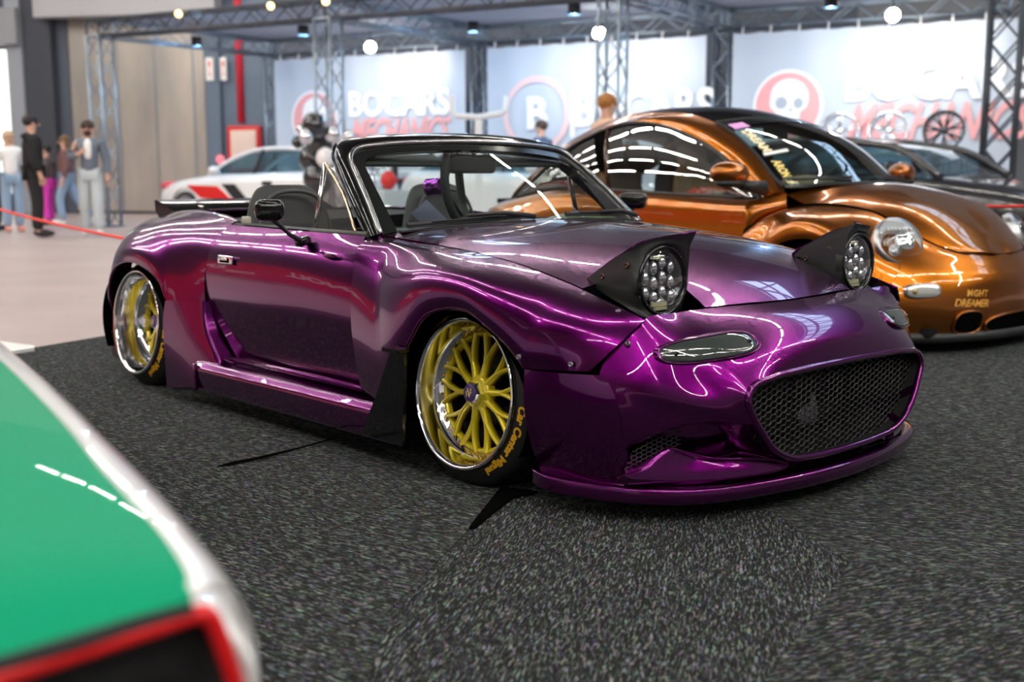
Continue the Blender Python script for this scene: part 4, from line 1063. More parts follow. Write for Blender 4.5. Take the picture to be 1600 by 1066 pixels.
# belt, door, side glass
belt = A([bb(1160, 309, .715), bb(1060, 303, .725), bb(950, 296, .725), bb(880, 292, .72), bb(812, 305, .72)])
def side_glass(i0, i1, t0, t1, inset=.012):
    top = herm(rO, 6)[i0:i1+1]; n = len(top); bt = herm(belt, 10)
    L_ = np.linspace(t0, t1, n); bs = A([bt[int(round(x*(len(bt)-1)))] for x in L_]); rows = []
    for a, b in zip(top, bs): rows.append([a*(1-t)+b*t+A([0, -inset+.03*math.sin(PI*t), 0]) for t in np.linspace(0, 1, 6)])
    return A(rows)
cg = glass('coupe_side_glass', (.55, .60, .56), ior=2.2)
sg1 = side_glass(0, 32, 0, .49); sg2 = side_glass(34, 53, .53, .99)
bboth('door_glass', lambda s: Geo().grid(S(sg1, s)), cg); bboth('rear_side_glass', lambda s: Geo().grid(S(sg2, s)), cg)
bboth('glass_trim', lambda s: Geo().tube(S(herm(rO, 6)[:55], s)+A([0, .004*s, -.006]), .011, 6).tube(S(herm(belt, 5), s)+A([0, .008*s, 0]), .010, 6), mat('trim_satin_black', (.03, .032, .034), .3))
bboth('door_pillar', lambda s: Geo().tube(S([sg1[-1, 0], sg1[-1, 2], sg1[-1, -1]], s), .018, 8), mat('pillar_bronze', (.06, .03, .02), .15, .3, coat=1))
bboth('glass_corner', lambda s: Geo().add(S([sg1[0, -1]+A([.005, .008, -.005]), sg1[5, 0]+A([0, .006, 0]), sg1[5, -1]+A([0, .010, 0])], s), [(0, 1, 2)], False), blackm)
bx0, bx1 = belt[0][0], belt[2][0]
def lerpb(x): 
    o_ = np.argsort(belt[:, 0]); return A([x, np.interp(x, belt[o_, 0], belt[o_, 1]), np.interp(x, belt[o_, 0], belt[o_, 2])])
dc = []
for x in (-.475, -.78, -1.15, -1.58):
    b = lerpb(x); dc.append([(x, b[1]+.004, b[2]-.006), (x, b[1]+.045, b[2]-.018), (x, .800, b[2]-.05), (x, .812, .65), (x, .824, .55), (x, .828, .40), (x, .815, .17)])
bboth('door', lambda s: Geo().panel(S(surf(dc, 6, 5), s), .008, ref=REFB), copper)
bboth('sill', lambda s: Geo().rbox(S((-1.05, .80, .12), s), (1.35, .09, .07), .02), blackm)
ap = [[A([-.475, .722, .797]), rO[0], (rO[0]+rI[0])/2+A([0, 0, .004]), rI[0]], [A([-.475, .79, .765]), A([-.43, .775, .75]), A([-.36, .715, .755]), A([-.300, .655, .778])], [A([-.475, .816, .62]), A([-.452, .812, .635]), fT1+A([0, .004, .002]), fT2+A([0, .004, .002])]]
bboth('cowl_side', lambda s: Geo().panel(S(surf(ap, 5, 4), s), .008, ref=REFB), copper)
# rear quarter and tail
rq = []
arch = lambda x, c, r: .285+math.sqrt(max(0, r*r-(x-c)**2)) if abs(x-c) < r else .14
for x, tz, ty, w in ((-1.59, None, None, .845), (-1.95, None, None, .85), (-2.25, None, None, .872), (-2.52, None, None, .88), (-2.80, None, None, .865), (-3.05, .72, .60, .80), (-3.24, .66, .42, .62)):
    if tz is None:
        b = lerpb(max(x, belt[-1][0])); tz, ty = b[2]-.006-max(0, belt[-1][0]-x)*.25, b[1]
    lz = arch(x, -2.515, .36)
    rq.append([(x, ty, tz), (x, ty+(w-ty)*.55, tz-.04), (x, w-.02, tz-.13 if tz-.13 > lz else lz+.06), (x, w, max(.48, lz+.02)), (x, w-.004, max(lz, .15))])
bboth('rear_fender', lambda s: Geo().panel(S(surf(rq, 5, 4), s), .008, ref=(-2, 0, .3)), copper)
tl = []
for x, z, y in ((rI[-1][0], rI[-1][2], .50), (-2.45, 1.12, .55), (-2.85, .93, .56), (-3.12, .78, .50), (-3.27, .60, .45), (-3.30, .35, .55), (-3.18, .18, .6)):
    tl.append([(x+.06*(t*t), y*t, z-.03*t*t) for t in np.linspace(-1, 1, 7)])
obj('tail_panel', Geo().panel(surf(tl, 4, 3), .01, ref=(-2, 0, .3)), copper, bug)
bboth('quarter_inner', lambda s: Geo().grid([[S(p, s), S(q, s)] for p, q in zip(rO[5:], rO[5:]+A([-.10, -.12, -.25]))]), dark)
# nose: wings and bumper in one sweep of sections, cut along the bumper line
fT = A([bb(1164, 362, .80), bb(1195, 339, .72), bb(1232, 325, .635), bb(1286, 321, .605), bb(1338, 326, .58), bb(1369, 334, .56), bb(1415, 360, .515), bb(1461, 384, .44), bb(1507, 398, .32), [.655, .17, .520], [.678, 0, .508]])
fr = []
mids = [[(-.47, .842, .55), (-.48, .846, .40), (-.475, .84, .28), (-.465, .83, .12)],
        [(-.37, .815, .655), (-.35, .862, .52), (-.35, .868, .40), (-.352, .862, .29)],
        [(-.25, .765, .725), (-.24, .852, .63), (-.25, .874, .56), (-.25, .872, .50)],
        [(-.09, .745, .742), (-.08, .853, .69), (-.075, .876, .63), (-.07, .874, .585)],
        [(.08, .725, .728), (.095, .835, .68), (.10, .872, .625), (.10, .870, .578)],
        [(.22, .69, .695), (.255, .795, .61), (.265, .850, .54), (.255, .858, .49)],
        [(.38, .63, .61), (.415, .752, .48), (.375, .826, .36), (.345, .838, .30)],
        [(.525, .54, .53), (.585, .635, .405), (.56, .725, .25), (.37, .83, .12)],
        [(.635, .39, .485), (.695, .45, .375), (.70, .52, .22), (.60, .63, .10)],
        [(.70, .205, .462), (.755, .23, .365), (.765, .25, .21), (.73, .34, .10)],
        [(.715, 0, .455), (.775, 0, .36), (.785, 0, .21), (.76, 0, .10)]]
for t, m in zip(fT, mids): fr.append([t]+[A(q) for q in m])
NS = surf(fr, 7, 7)
i7, jb = 6*7, 11
def wing(s):
    k = np.ones((NS.shape[0]-1, NS.shape[1]-1), bool); k[i7+3:, jb:] = False
    return Geo().panel(S(NS, s), .008, ref=(0, 0, .3), keep=k)
bboth('front_fender', wing, copper)
bp = np.concatenate([mir(NS[i7+3:, jb:]), NS[i7+3:, jb:][-2::-1]]); obj('front_bumper', Geo().panel(bp+A([.003, 0, 0]), .008, ref=(0, 0, .3)), copper, bug)
lip = bp[:, -1]; obj('front_lip', Geo().tube(lip+A([0, 0, -.012]), .030, 8), blackm, bug)
obj('bumper_floor', Geo().box((.25, 0, .12), (.8, 1.3, .04)), dark, bug)
# bonnet
hc = [(-.165, 0, .898), (.0, 0, .886), (.16, 0, .852), (.30, 0, .800), (.42, 0, .738), (.52, 0, .668), (.60, 0, .598), (.655, 0, .540), (.680, 0, .512)]
he = A([bb(1232, 324, .625), bb(1262, 320, .61), bb(1286, 319, .60), bb(1322, 322, .58), bb(1369, 333, .555), bb(1415, 359, .51), bb(1461, 383, .43), bb(1507, 397, .31), [.655, .16, .520]])
hh = []
for i, (c, e) in enumerate(zip(hc, he)):
    c = A(c); b = .035 if i < 6 else .02*(8-i)/2
    m1 = c*.62+e*.38+A([.015, 0, b]); m2 = c*.25+e*.75+A([.02, .01, b*.9]); hh.append([mir(e), mir(m2), mir(m1), c, m1, m2, e])
hh = A(hh)
hh[0, 6] = rI[0]+A([.0, .0, -.004]); hh[0, 5] = [-.236, .43, .872]; hh[0, 4] = [-.185, .22, .884]; hh[0, 3] = [-.17, 0, .888]; hh[0, :3] = mir(hh[0, :3:-1])
obj('hood', Geo().panel(surf(hh, 5, 5), .008, ref=(0, 0, 0)), copper, bug)
bboth('hood_gap', lambda s: Geo().tube(S(herm(he, 5), s)+A([0, 0, .001]), .006, 6), void)
obj('cowl_panel', Geo().panel([[A(p)+A([-.01, 0, .006]) for p in herm(cowl, 3)], [A(p)+A([.05, 0, -.004]) for p in herm(cowl, 3)]], .006, ref=(0, 0, 0)), blackm, bug)
for y in (-.22, .32):
    obj('wiper', Geo().tube([(-.17, y, .905), (-.24, y-.22, .915), (-.285, y-.40, .91)], .010, 6).tube([(-.22, y+.08, .925), (-.25, y-.20, .925), (-.31, y-.42, .905)], .006, 6), blackm, bug)
g = Geo().box((-.25, 0, .52), (.7, 1.25, .3)); g.box((-1.5, 0, .30), (2.6, 1.55, .3)); g.box((-2.7, 0, .5), (.8, 1.2, .5)); g.box((.2, 0, .40), (.6, .9, .25)); obj('body_core', g, void, bug)
def nose_x(yy, zz):
    C_ = NS[i7:].reshape(-1, 3); d = (C_[:, 1]-abs(yy))**2+(C_[:, 2]-zz)**2; i = np.argsort(d)[:5]; w_ = 1/(d[i]+1e-5); return float((C_[i, 0]*w_).sum()/w_.sum())
# headlamps
for s in (-1, 1):
    c = S((.425, .625, .585), s); n = unit(S((.80, .38, .46), s)); M = frame(c, n, (0, 0, 1)) @ Matrix.Scale(1.1, 4)
    o = obj('headlight', Geo().lathe([(.128, -.03), (.130, .0), (.124, .014), (.114, .018)], 40, M), satin, bug)
    obj('lamp_reflector', Geo().lathe([(.114, .014), (.10, -.01), (.06, -.03), (.05, -.032), (0, -.03)], 36, M), mat('reflector_bright', (.92, .94, .96), .38, .6), o)
    g = Geo(); g.lathe([(.048, -.01), (.052, .012), (.046, .018), (.03, .022), (0, .024)], 24, M @ Matrix.Translation((0, .03*s, 0))); g.lathe([(.028, .0), (.030, .014), (0, .018)], 20, M @ Matrix.Translation((-.05, -.035*s, 0)))
    obj('projector', g, mat('projector_glass', (.75, .78, .8), .08, .8), o)
    g = Geo()
    for k in range(7): g.box(M @ Vector((.055, -.06+.02*k, .006)), (.012, .012, .06), M.to_3x3())
    obj('lamp_flute', g, mat('flute_white', (.8, .82, .85), .15), o)
    obj('lamp_glass', Geo().lathe([(.118, .016), (.10, .034), (.07, .046), (.03, .053), (0, .054)], 36, M), glass('lamp_clear_glass', (.92, .94, .95)), o)
    # turn lamps in the bumper
    c = S((nose_x(.655, .338)-.002, .655, .338), s); n = unit(S((.86, .5, .12), s)); M = frame(c, n, (0, 0, 1))
    def rr(w, h, z, k=32): return [M @ Vector((h*np.sign(math.sin(a))*abs(math.sin(a))**.6, w*np.sign(math.cos(a))*abs(math.cos(a))**.75, z)) for a in np.linspace(0, 2*PI, k, endpoint=False)]
    o = obj('turn_signal', Geo().grid([rr(.098, .040, -.03), rr(.098, .040, .010), rr(.092, .034, .014)], cv=True), satin, bug)
    obj('signal_lens', Geo().grid([rr(.092, .034, .014), rr(.088, .030, .018), rr(.05, .015, .022), rr(.001, .001, .023)], cv=True), mat('signal_clear', (.72, .74, .74), .12, .5, coat=1), o)
    obj('signal_bulb', Geo().ball(M @ Vector((0, -.055*s, .022)), .016, 12, 8), mat('bulb_amber_dark', (.5, .4, .2), .2, .3), o)
    # mirrors
    c = S(bb(1140, 271, .93), s)+A([0, -.14 if s > 0 else 0, 0]); R_ = Matrix.Rotation(.25*s, 3, 'Z')
    o = obj('door_mirror', Geo().ball(c, (.085, .125, .072), 24, 14, R_), copper, bug)
    obj('mirror_base', Geo().ball(c+S((.005, -.01, -.055), s), (.07, .12, .028), 20, 8).tube([c+S((.03, -.06, -.065), s), c+S((.07, -.22, -.085), s)], [.028, .045], 10), blackm, o)
def oval(u0, u1, v0, v1, mirror=False):
    def on(u, v):
        x0 = .74
        for _ in range(6): p_ = bl(u, v, x=x0); x0 = nose_x(p_[1], p_[2])
        return p_
    p, q = on(u0, (v0+v1)/2), on(u1, (v0+v1)/2); yc, w = (p[1]+q[1])/2, abs(p[1]-q[1])/2
    a_, b_ = on((u0+u1)/2, v0)[2], on((u0+u1)/2, v1)[2]; zc = (a_+b_)/2; h = abs(a_-b_)/2
    return yc, w, zc, h
ov1 = oval(1474, 1531, 487, 521); ov2 = oval(1537, 1640, 484, 519)
for yc, w, zc, h in (ov1, ov2, (-ov1[0], ov1[1], ov1[2], ov1[3])):
    pts = [(yc+w*np.sign(math.cos(t))*abs(math.cos(t))**.7, zc+h*np.sign(math.sin(t))*abs(math.sin(t))**.7) for t in np.linspace(0, 2*PI, 36, endpoint=False)]
    P = A([[nose_x(y, z)+.012, y, z] for y, z in pts]); c_ = P.mean(0)
    o = obj('air_intake', Geo().grid([[(nose_x(c_[1]+(q[1]-c_[1])*f, c_[2]+(q[2]-c_[2])*f)+.012, c_[1]+(q[1]-c_[1])*f, c_[2]+(q[2]-c_[2])*f) for q in P] for f in (1, .75, .5, .25, .02)], cv=True), void, bug)
    obj('intake_rim', Geo().tube(P, .006, 6, closed=True), copper, o)
def on_nose(txt, yc, zc, size, **k):
    g = text_geo(txt, size, **k); V = []
    for x, y, _ in g.v:
        yy = yc+x; zz = zc+y-.06*x
        col = NS[i7+3:, jb:]; d = (abs(col[..., 1]-abs(yy))**2+(col[..., 2]-zz)**2); i = np.unravel_index(np.argsort(d.ravel())[:4], d.shape)
        wgt = 1/(d[i]+1e-6); V.append((float((col[..., 0][i]*wgt).sum()/wgt.sum())+.007, yy, zz))
    g.v = V; return g
orange_t = mat('orange_script', (.75, .36, .05), .5)
obj('bumper_script', on_nose('MGHT', -.365, .318, .050, bold=.001, shear=.3), orange_t, bug); obj('bumper_script', on_nose('DREAMER', -.405, .268, .056, bold=.001, shear=.35, spacing=.9), orange_t, bug)
# stickers on the windscreen
Wd = herm(wrows, 12, 0)
def sticker(txt, t0, t1, size, m, bold=.002):
    g = text_geo(txt, size, bold=bold); ex = max(abs(p[0]) for p in g.v); V = []
    E_ = herm(rI[:5], 20)[::-1]; I2 = herm(A(wrows)[:, 1], 20)[::-1]
    for x, y, _ in g.v:
        t = t0+(t1-t0)*(x+ex)/(2*ex); f = t*(len(E_)-1); i = min(int(f), len(E_)-2); fr_ = f-i
        e = mir(E_[i]*(1-fr_)+E_[i+1]*fr_); q = I2[i]*(1-fr_)+I2[i+1]*fr_; d = unit(q-e)
        V.append(tuple(e+d*(.068+y)+A([.008, 0, .008])))
    g.v = V; return obj('windscreen_lettering', g, m, bug)
yl = mat('pale_yellow_lettering', (.95, .72, .22), .5)
sticker('DREAM', .28, .52, .075, mat('cream_lettering', (.95, .85, .55), .5), .004); sticker('ARON', .60, .76, .075, yl, .003); sticker('SHOP', .80, .97, .075, mat('cream_lettering', (.95, .85, .55), .5), .005)
def patch(t, w, h, m, nm):
    E_ = herm(rI[:5], 20)[::-1]; I2 = herm(A(wrows)[:, 1], 20)[::-1]; i = int(t*80); j = int((t+h)*80)
    P = []
    for k, o_ in ((i, .03), (i, .03+w), (j, .03+w), (j, .03)):
        e = mir(E_[k]); P.append(e+unit(I2[k]-e)*o_+A([.008, 0, .008]))
    obj(nm, Geo().add(P, [(0, 1, 2, 3)], False), m, bug)
patch(.12, .11, .12, mat('pink_label', (.75, .35, .75), .5), 'pass_label')
patch(.53, .16, .03, ban_w, 'lettering_stroke')
# cabin of the copper car
tan = mat('tan_leather', (.30, .17, .08), .55); cream = mat('cream_trim', (.45, .42, .35), .6)
ds = [[(-.25-.12*(y/.6)**2, y, .86), (-.48, y, .885), (-.62, y, .86), (-.66, y, .74), (-.62, y, .5)] for y in np.linspace(-.62, .62, 9)]
obj('dashboard', Geo().grid(surf(ds, 2, 4)), mat('dash_grey', (.05, .055, .06), .5), bug)
for y, x in ((-.34, -1.15), (.34, -1.15), (-.30, -1.95), (.30, -1.95)):
    ol = []
    for z, w, d in ((.45, .24, .08), (.65, .25, .08), (.85, .22, .07), (.95, .17, .06), (1.0, .13, .05), (1.09, .13, .05), (1.13, .08, .03)):
        ol.append([(x-(z-.45)*.3+d*math.cos(t), y+w*np.sign(math.sin(t))*abs(math.sin(t))**.6, z) for t in np.linspace(0, 2*PI, 18, endpoint=False)])
    obj('seat', Geo().grid(herm(ol, 3, 0), cv=True), tan if y < 0 else dark, bug)
wm = frame((-.72, .34, .84), (-.85, 0, .5)); obj('steering_wheel', Geo().tube([wm @ Vector((.18*math.cos(t), .18*math.sin(t), 0)) for t in np.linspace(0, 2*PI, 30, endpoint=False)], .018, 8, closed=True).tube([wm @ Vector((-.17, 0, 0)), wm @ Vector((0, 0, -.03)), wm @ Vector((.17, 0, 0))], .02, 6), blackm, bug)
obj('rear_view_mirror', Geo().rbox((-.92, 0, 1.20), (.03, .24, .07), .02), blackm, bug)
obj('dash_tray', Geo().ball((-.42, -.30, .885), (.12, .22, .05), 20, 8), tan, bug)
# wheels
for x in (0, -2.515):
    for s in (-1, 1):
        M = frame((x, s*.80, .285), (0, s, 0), (1, 0, 0))
        wz = obj('wheel', Geo().lathe([(.20, -.2), (.215, -.02), (.225, 0), (.21, .0), (.19, -.03), (.18, -.05), (.04, -.02), (0, -.02)], 36), satin, bug); wz.matrix_local = M
        obj('tyre', Geo().lathe([(.20, -.2), (.27, -.2), (.283, -.17), (.285, -.04), (.275, -.01), (.24, .005), (.215, 0)], 48), tyre_m, wz)
        g = Geo()
        for k in range(5): a = 2*PI*k/5; g.tube([(.04*math.cos(a), .04*math.sin(a), -.01), (.2*math.cos(a), .2*math.sin(a), -.015)], .025, 6)
        obj('wheel_spokes', g, satin, wz)

# =================================================================== GREEN AND WHITE CAR (its near front corner)
gcar = thing('hatchback', 'green car with white edge and red-lined front in the near corner', 'car', (0, 0, 0))
def pl(u, v, p, n):
    r = at(u, v, d=1)-CAM; return CAM+r*(((A(p)-CAM)@A(n))/(r@A(n)))
zz = lambda z: .956-(.956-z)*1.32
inner_px = [(300, 936), (287, 888), (255, 840), (212, 792), (159, 736), (106, 670), (53, 614), (0, 563), (-60, 508)]
outer_px = [(368, 926), (345, 888), (319, 855), (266, 791), (212, 734), (159, 681), (106, 627), (53, 580), (0, 534), ]
zi = [.690, .694, .698, .703, .709, .714, .718, .722, .726]
zo = [.668, .672, .675, .681, .687, .692, .697, .701, .705]
zi = [zz(z) for z in zi]; zo = [zz(z) for z in zo]
IN = A([at(u, v, z=z) for (u, v), z in zip(inner_px, zi)]); OU = A([at(u, v, z=z) for (u, v), z in zip(outer_px, zo)])
F0, F1 = at(297, 941, z=zz(.688)), at(0, 1024, z=zz(.686))
across = unit((F1-F0)*A([1, 1, 0])); back = unit((IN[-1]-IN[0])*A([1, 1, 0]))
rows = []
fm = at(212, 962, z=zz(.6885)); fm2 = at(106, 994, z=zz(.6875))
for i, p in enumerate(herm(IN, 4)):
    row = []
    for t in np.linspace(0, 1, 9): row.append(p+across*1.15*t+A([0, 0, .05*math.sin(PI*t)*1-.0*t]))
    rows.append(row)
H_ = A(rows)
# front edge follows the sight line of the nose edge
fe = [IN[0], fm, fm2, F1, F1+across*.35+A([0, 0, -.004]), F1+across*.85+A([0, 0, -.02])]
fe = herm(fe, 6); L_ = np.linspace(0, len(fe)-1, 9).astype(int)
blend = [1, .8, .6, .42, .28, .17, .09, .04]
fe9 = []
for t in np.linspace(0, 1, 9):
    d = [abs(((q-IN[0])@across)-1.15*t) for q in fe]; fe9.append(fe[int(np.argmin(d))])
for i in range(8):
    for j in range(9): H_[i, j] = H_[i, j]*(1-blend[i])+(fe9[j]+(H_[i, 0]-H_[0, 0]))*blend[i] if i else fe9[j]
obj('hood', Geo().panel(H_, .006, ref=(1, -3, 0)), green, gcar)
# white shoulder of the wing, then the wing side
n = len(IN); m_ = min(n, len(OU)); wr = []
for i in range(m_):
    a, b = IN[i], OU[i]; o = unit((b-a)*A([1, 1, 0])); wr.append([a+A([0, 0, .001]), a*.6+b*.4+A([0, 0, .010]), b+A([0, 0, .0]), b+o*.035+A([0, 0, -.045]), b+o*.06+A([0, 0, -.20]), b+o*.05+A([0, 0, -.48])])
obj('front_fender', Geo().panel(surf(wr, 4, 5), .006, ref=(1, -3, 0)), white_p, gcar)
# nose face
nf = unit(np.cross(across, A([0, 0, 1]))); nf = nf if nf@(CAM-F0) > 0 else -nf
P0 = F0+A([0, 0, -.012])
q = lambda u, v, k=0.: pl(u, v, P0-nf*k, nf)
# white front corner of the wing
corner = [[OU[0]+unit(OU[1]-OU[0])*.03, OU[0]+A([0, 0, -.012]), q(400, 1030, -.005), q(408, 1100, 0), q(412, 1300, .01)], [IN[0]+unit(IN[1]-IN[0])*.03+A([0, 0, .003]), q(306, 944), q(352, 1000), q(374, 1070), q(380, 1300)]]
mid = [corner[0][i]*.5+corner[1][i]*.5+nf*.012 for i in range(5)]
obj('fender_nose', Geo().panel(surf([corner[0], mid, corner[1]], 5, 5), .005, ref=tuple(F0-nf)), white_p, gcar)
g = Geo(); face = [q(-500, 1120, .035), q(296, 944, .035), q(325, 955, .035), q(380, 1090, .035), q(400, 1500, .035), q(-500, 1600, .035)]
g.prism(face, -nf*.05); obj('front_panel', g, blackm, gcar)
ed = herm([F0, fm, fm2, F1, F1+across*.35], 5)
obj('hood_lip', Geo().tube([p+A([0, 0, -.008]) for p in ed], .008, 6), blackr, gcar)
redp = [q(-60, 1072), q(0, 1057), q(80, 1032), q(159, 1007), q(240, 981), q(305, 961), q(322, 961), q(334, 975), q(348, 1010), q(360, 1045), q(376, 1100), q(400, 1200)]
obj('red_trim', Geo().tube(herm(redp, 4), .0085, 8), mat('red_trim_strip', (.72, .008, .012), .35), gcar)
for c_ in (q(222, 1205, .03), q(222, 1205, .03)+across*.62):
    M = frame(c_, nf, (0, 0, 1))
    o = obj('headlight', Geo().lathe([(.075, .0), (.073, .012), (.064, .016), (.060, .006)], 36, M), blackg, gcar)
    obj('lamp_reflector', Geo().lathe([(.060, .006), (.045, -.012), (0, -.02)], 30, M), mat('lamp_reflector_smoked', (.16, .16, .17), .15, 1.), o)
    obj('lamp_glass', Geo().lathe([(.062, .010), (.045, .020), (0, .026)], 30, M), mat('lamp_dark_glass', (.05, .06, .055), .08, coat=1), o)
g = Geo().box(tuple((F0+F1)/2+across*.3-nf*.55+A([0, 0, -.42])), (.1, .1, .1)); 
c0 = F0+across*.6-nf*.1; g = Geo(); R_ = Matrix.Rotation(math.atan2(across[1], across[0]), 3, 'Z')
g.rbox(c0+A([0, 0, -.42])+nf*.02, (1.3, .14, .20), .04, R_); obj('front_bumper', g, white_p, gcar)
g = Geo().box(c0-nf*.6+A([0, 0, -.25]), (1.05, 1.0, .36), R_); obj('body_core', g, void, gcar)
for t in (.12, 1.05):
    M = frame(F0+across*t-nf*.55+A([0, 0, -F0[2]+.28]), across, (0, 0, 1))
    o = obj('wheel', Geo().lathe([(0, -.08), (.19, -.08), (.2, .08), (0, .08)], 28, M), satin, gcar); obj('tyre', Geo().lathe([(.19, -.09), (.27, -.085), (.28, 0), (.27, .085), (.19, .09)], 36, M), tyre_m, o)
# far wing, flanks, screen and roof of the green car, beyond the picture edge
Lf = H_[:, -1]; ou = across
obj('front_fender', Geo().panel([[p, p+ou*.05+A([0, 0, -.01]), p+ou*.09+A([0, 0, -.06]), p+ou*.10+A([0, 0, -.44])] for p in Lf], .006, ref=(1, -3, 0)), white_p, gcar)
Rr, Lr = H_[-1, 0], H_[-1, -1]
wsb = [Rr*(1-t)+Lr*t for t in np.linspace(0, 1, 7)]; wst = [p+back*.55+A([0, 0, .40])+across*.10*(1-2*t) for p, t in zip(wsb, np.linspace(0, 1, 7))]
obj('windscreen', Geo().grid([wsb, [(a+b)/2-back*.03 for a, b in zip(wsb, wst)], wst]), glass('hatch_glass', (.6, .75, .72)), gcar)
for a, b in ((wsb[0], wst[0]), (wsb[-1], wst[-1])): obj('roof_pillar', Geo().tube([a, (a+b)/2-back*.03, b], .03, 8), white_p, gcar)
rf_ = [[p+back*d+A([0, 0, z]) for p in wst] for d, z in ((0, 0), (.5, .04), (1.1, .02), (1.5, -.05))]
obj('roof', Geo().panel(surf(rf_, 4, 2), .02, ref=(1, -3, 0)), green, gcar)
for p in (Rr, Lr):
    q_ = [p+A([0, 0, -.02]), p+back*2.0+A([0, 0, .0]), p+back*2.0+A([0, 0, -.42]), p+A([0, 0, -.42])]; obj('door', Geo().prism(q_, across*.03), white_p, gcar)
rb2 = [Rr+back*2.0, Lr+back*2.0, Lr+back*2.0+A([0, 0, -.42]), Rr+back*2.0+A([0, 0, -.42])]; obj('rear_panel', Geo().prism(rb2, back*.03), white_p, gcar)
# white base plate at the edge of the carpet
tag(obj('floor_plate', Geo().prism([A([*at(u, v, z=0)[:2], .001]) for u, v in ((-40, 541), (0, 538), (20, 541), (54, 545), (54, 549), (10, 556), (-40, 575))], (0, 0, .018)), mat('plate_white', (.9, .9, .9), .4)), 'flat white base plate at the edge of the carpet', 'plate')

# =================================================================== PEOPLE
skin_m = mat('skin_tone', (.62, .36, .26), .5)
def skinned(name, V, E_, R, m, parent, sub=2):
    me = bpy.data.meshes.new(name); me.from_pydata([tuple(p) for p in V], E_, []); o = bpy.data.objects.new(name, me); COL.objects.link(o)
    o.parent = parent; me.materials.append(m)
    md = o.modifiers.new('skin', 'SKIN'); md.use_smooth_shade = True; md.branch_smoothing = .2
    for i, r in enumerate(R): me.skin_vertices[0].data[i].radius = (r, r) if np.isscalar(r) else r
    me.skin_vertices[0].data[0].use_root = True
    s = o.modifiers.new('sub', 'SUBSURF'); s.levels = sub; s.render_levels = sub
    return o
def person(label, loc, face, hgt, top, legs, shoe, hair, pose, hairlong=False, hood=None, skin=None, cap=False, shirt=None):
    t = thing('person', label, 'person', loc, face); k = hgt/1.75; sm = skin or skin_m
    J = dict(pel=(0, 0, .95), wai=(0, 0, 1.08), che=(.01, 0, 1.27), uch=(.0, 0, 1.385), nek=(.0, 0, 1.47), hd=(.015, 0, 1.58), top=(.02, 0, 1.70),
             shL=(0, .17, 1.40), shR=(0, -.17, 1.40), elL=(-.03, .24, 1.13), elR=(-.03, -.24, 1.13), wrL=(.05, .25, .89), wrR=(.05, -.25, .89), haL=(.07, .25, .80), haR=(.07, -.25, .80),
             hiL=(0, .09, .92), hiR=(0, -.09, .92), knL=(.03, .10, .50), knR=(.03, -.10, .50), anL=(0, .10, .09), anR=(0, -.10, .09), toL=(.14, .11, .03), toR=(.14, -.11, .03))
    J.update(pose); J = {a: A(p)*k for a, p in J.items()}
    lean = J['nek']-A([0, 0, 1.47])*k
    def chain(names, radii, nm, m, par):
        pass
    # bare body, one continuous figure
    nm = ['pel', 'wai', 'che', 'nek', 'hd', 'top', 'shL', 'elL', 'wrL', 'haL', 'shR', 'elR', 'wrR', 'haR', 'hiL', 'knL', 'anL', 'toL', 'hiR', 'knR', 'anR', 'toR', 'uch']
    rad = [.075, .06, .06, .05, (.085, .095), .07, .045, .04, .03, .035, .045, .04, .03, .035, .08, .055, .04, .03, .08, .055, .04, .03, .05]
    ed = [(0, 1), (1, 2), (2, 22), (22, 3), (3, 4), (4, 5), (22, 6), (6, 7), (7, 8), (8, 9), (22, 10), (10, 11), (11, 12), (12, 13), (0, 14), (14, 15), (15, 16), (16, 17), (0, 18), (18, 19), (19, 20), (20, 21)]
    sc = lambda r: r*k if np.isscalar(r) else (r[0]*k, r[1]*k)
    skinned('body', [J[a] for a in nm], ed, [sc(r) for r in rad], sm, t)
    # fingers and thumb
    for s, w_, h_ in (('L', J['wrL'], J['haL']), ('R', J['wrR'], J['haR'])):
        d = unit(h_-w_); sd = unit(np.cross(d, A([0, 1, 0]))) if abs(d[1]) < .8 else A([1, 0, 0]); g = Geo()
        for i in range(4): b = h_+sd*(.022*(i-1.5))*k; g.tube([b, b+d*.035*k, b+d*(.062+.008*(i in (1, 2)))*k+A([0, 0, -.004])], [.010*k, .009*k, .006*k], 6)
        g.tube([w_*.4+h_*.6+sd*.03*k, h_+sd*.05*k, h_+sd*.055*k+d*.03*k], [.012*k, .010*k, .007*k], 6); obj('fingers', g, sm, t)
    # head details: nose, ears, eyes, hair
    hd = J['hd']; hx = A(pose.get('look', (1, 0, 0))); hx = unit(hx); hy = np.cross([0, 0, 1], hx)
    fd = mat('feature_dark', (.06, .03, .03), .6)
    obj('nose', Geo().ball(hd+hx*.105*k, (.016, .014, .022), 8, 6), sm, t); obj('mouth', Geo().ball(hd+hx*.098*k+A([0, 0, -.045*k]), (.008, .024, .006), 8, 6), fd, t)
    for s in (-1, 1):
        obj('ear', Geo().ball(hd+hy*s*.092*k, (.02, .012, .032), 8, 6), sm, t); obj('eye', Geo().ball(hd+hx*.093*k+hy*s*.034*k+A([0, 0, .03*k]), .010*k, 8, 6), fd, t)
    M = Matrix.Rotation(math.atan2(hx[1], hx[0]), 3, 'Z')
    g = Geo().ball(hd-hx*.016*k+A([0, 0, .055*k]), (.108*k, .100*k, .092*k), 18, 12, M)
    if hairlong: g.ball(hd-hx*.055*k+A([0, 0, -.06*k]), (.065*k, .095*k, .15*k), 16, 12, M)
    if cap: g.ball(hd+hx*.05*k+A([0, 0, .05*k]), (.12*k, .085*k, .018*k), 16, 6, M)
    obj('hair', g, hair, t)
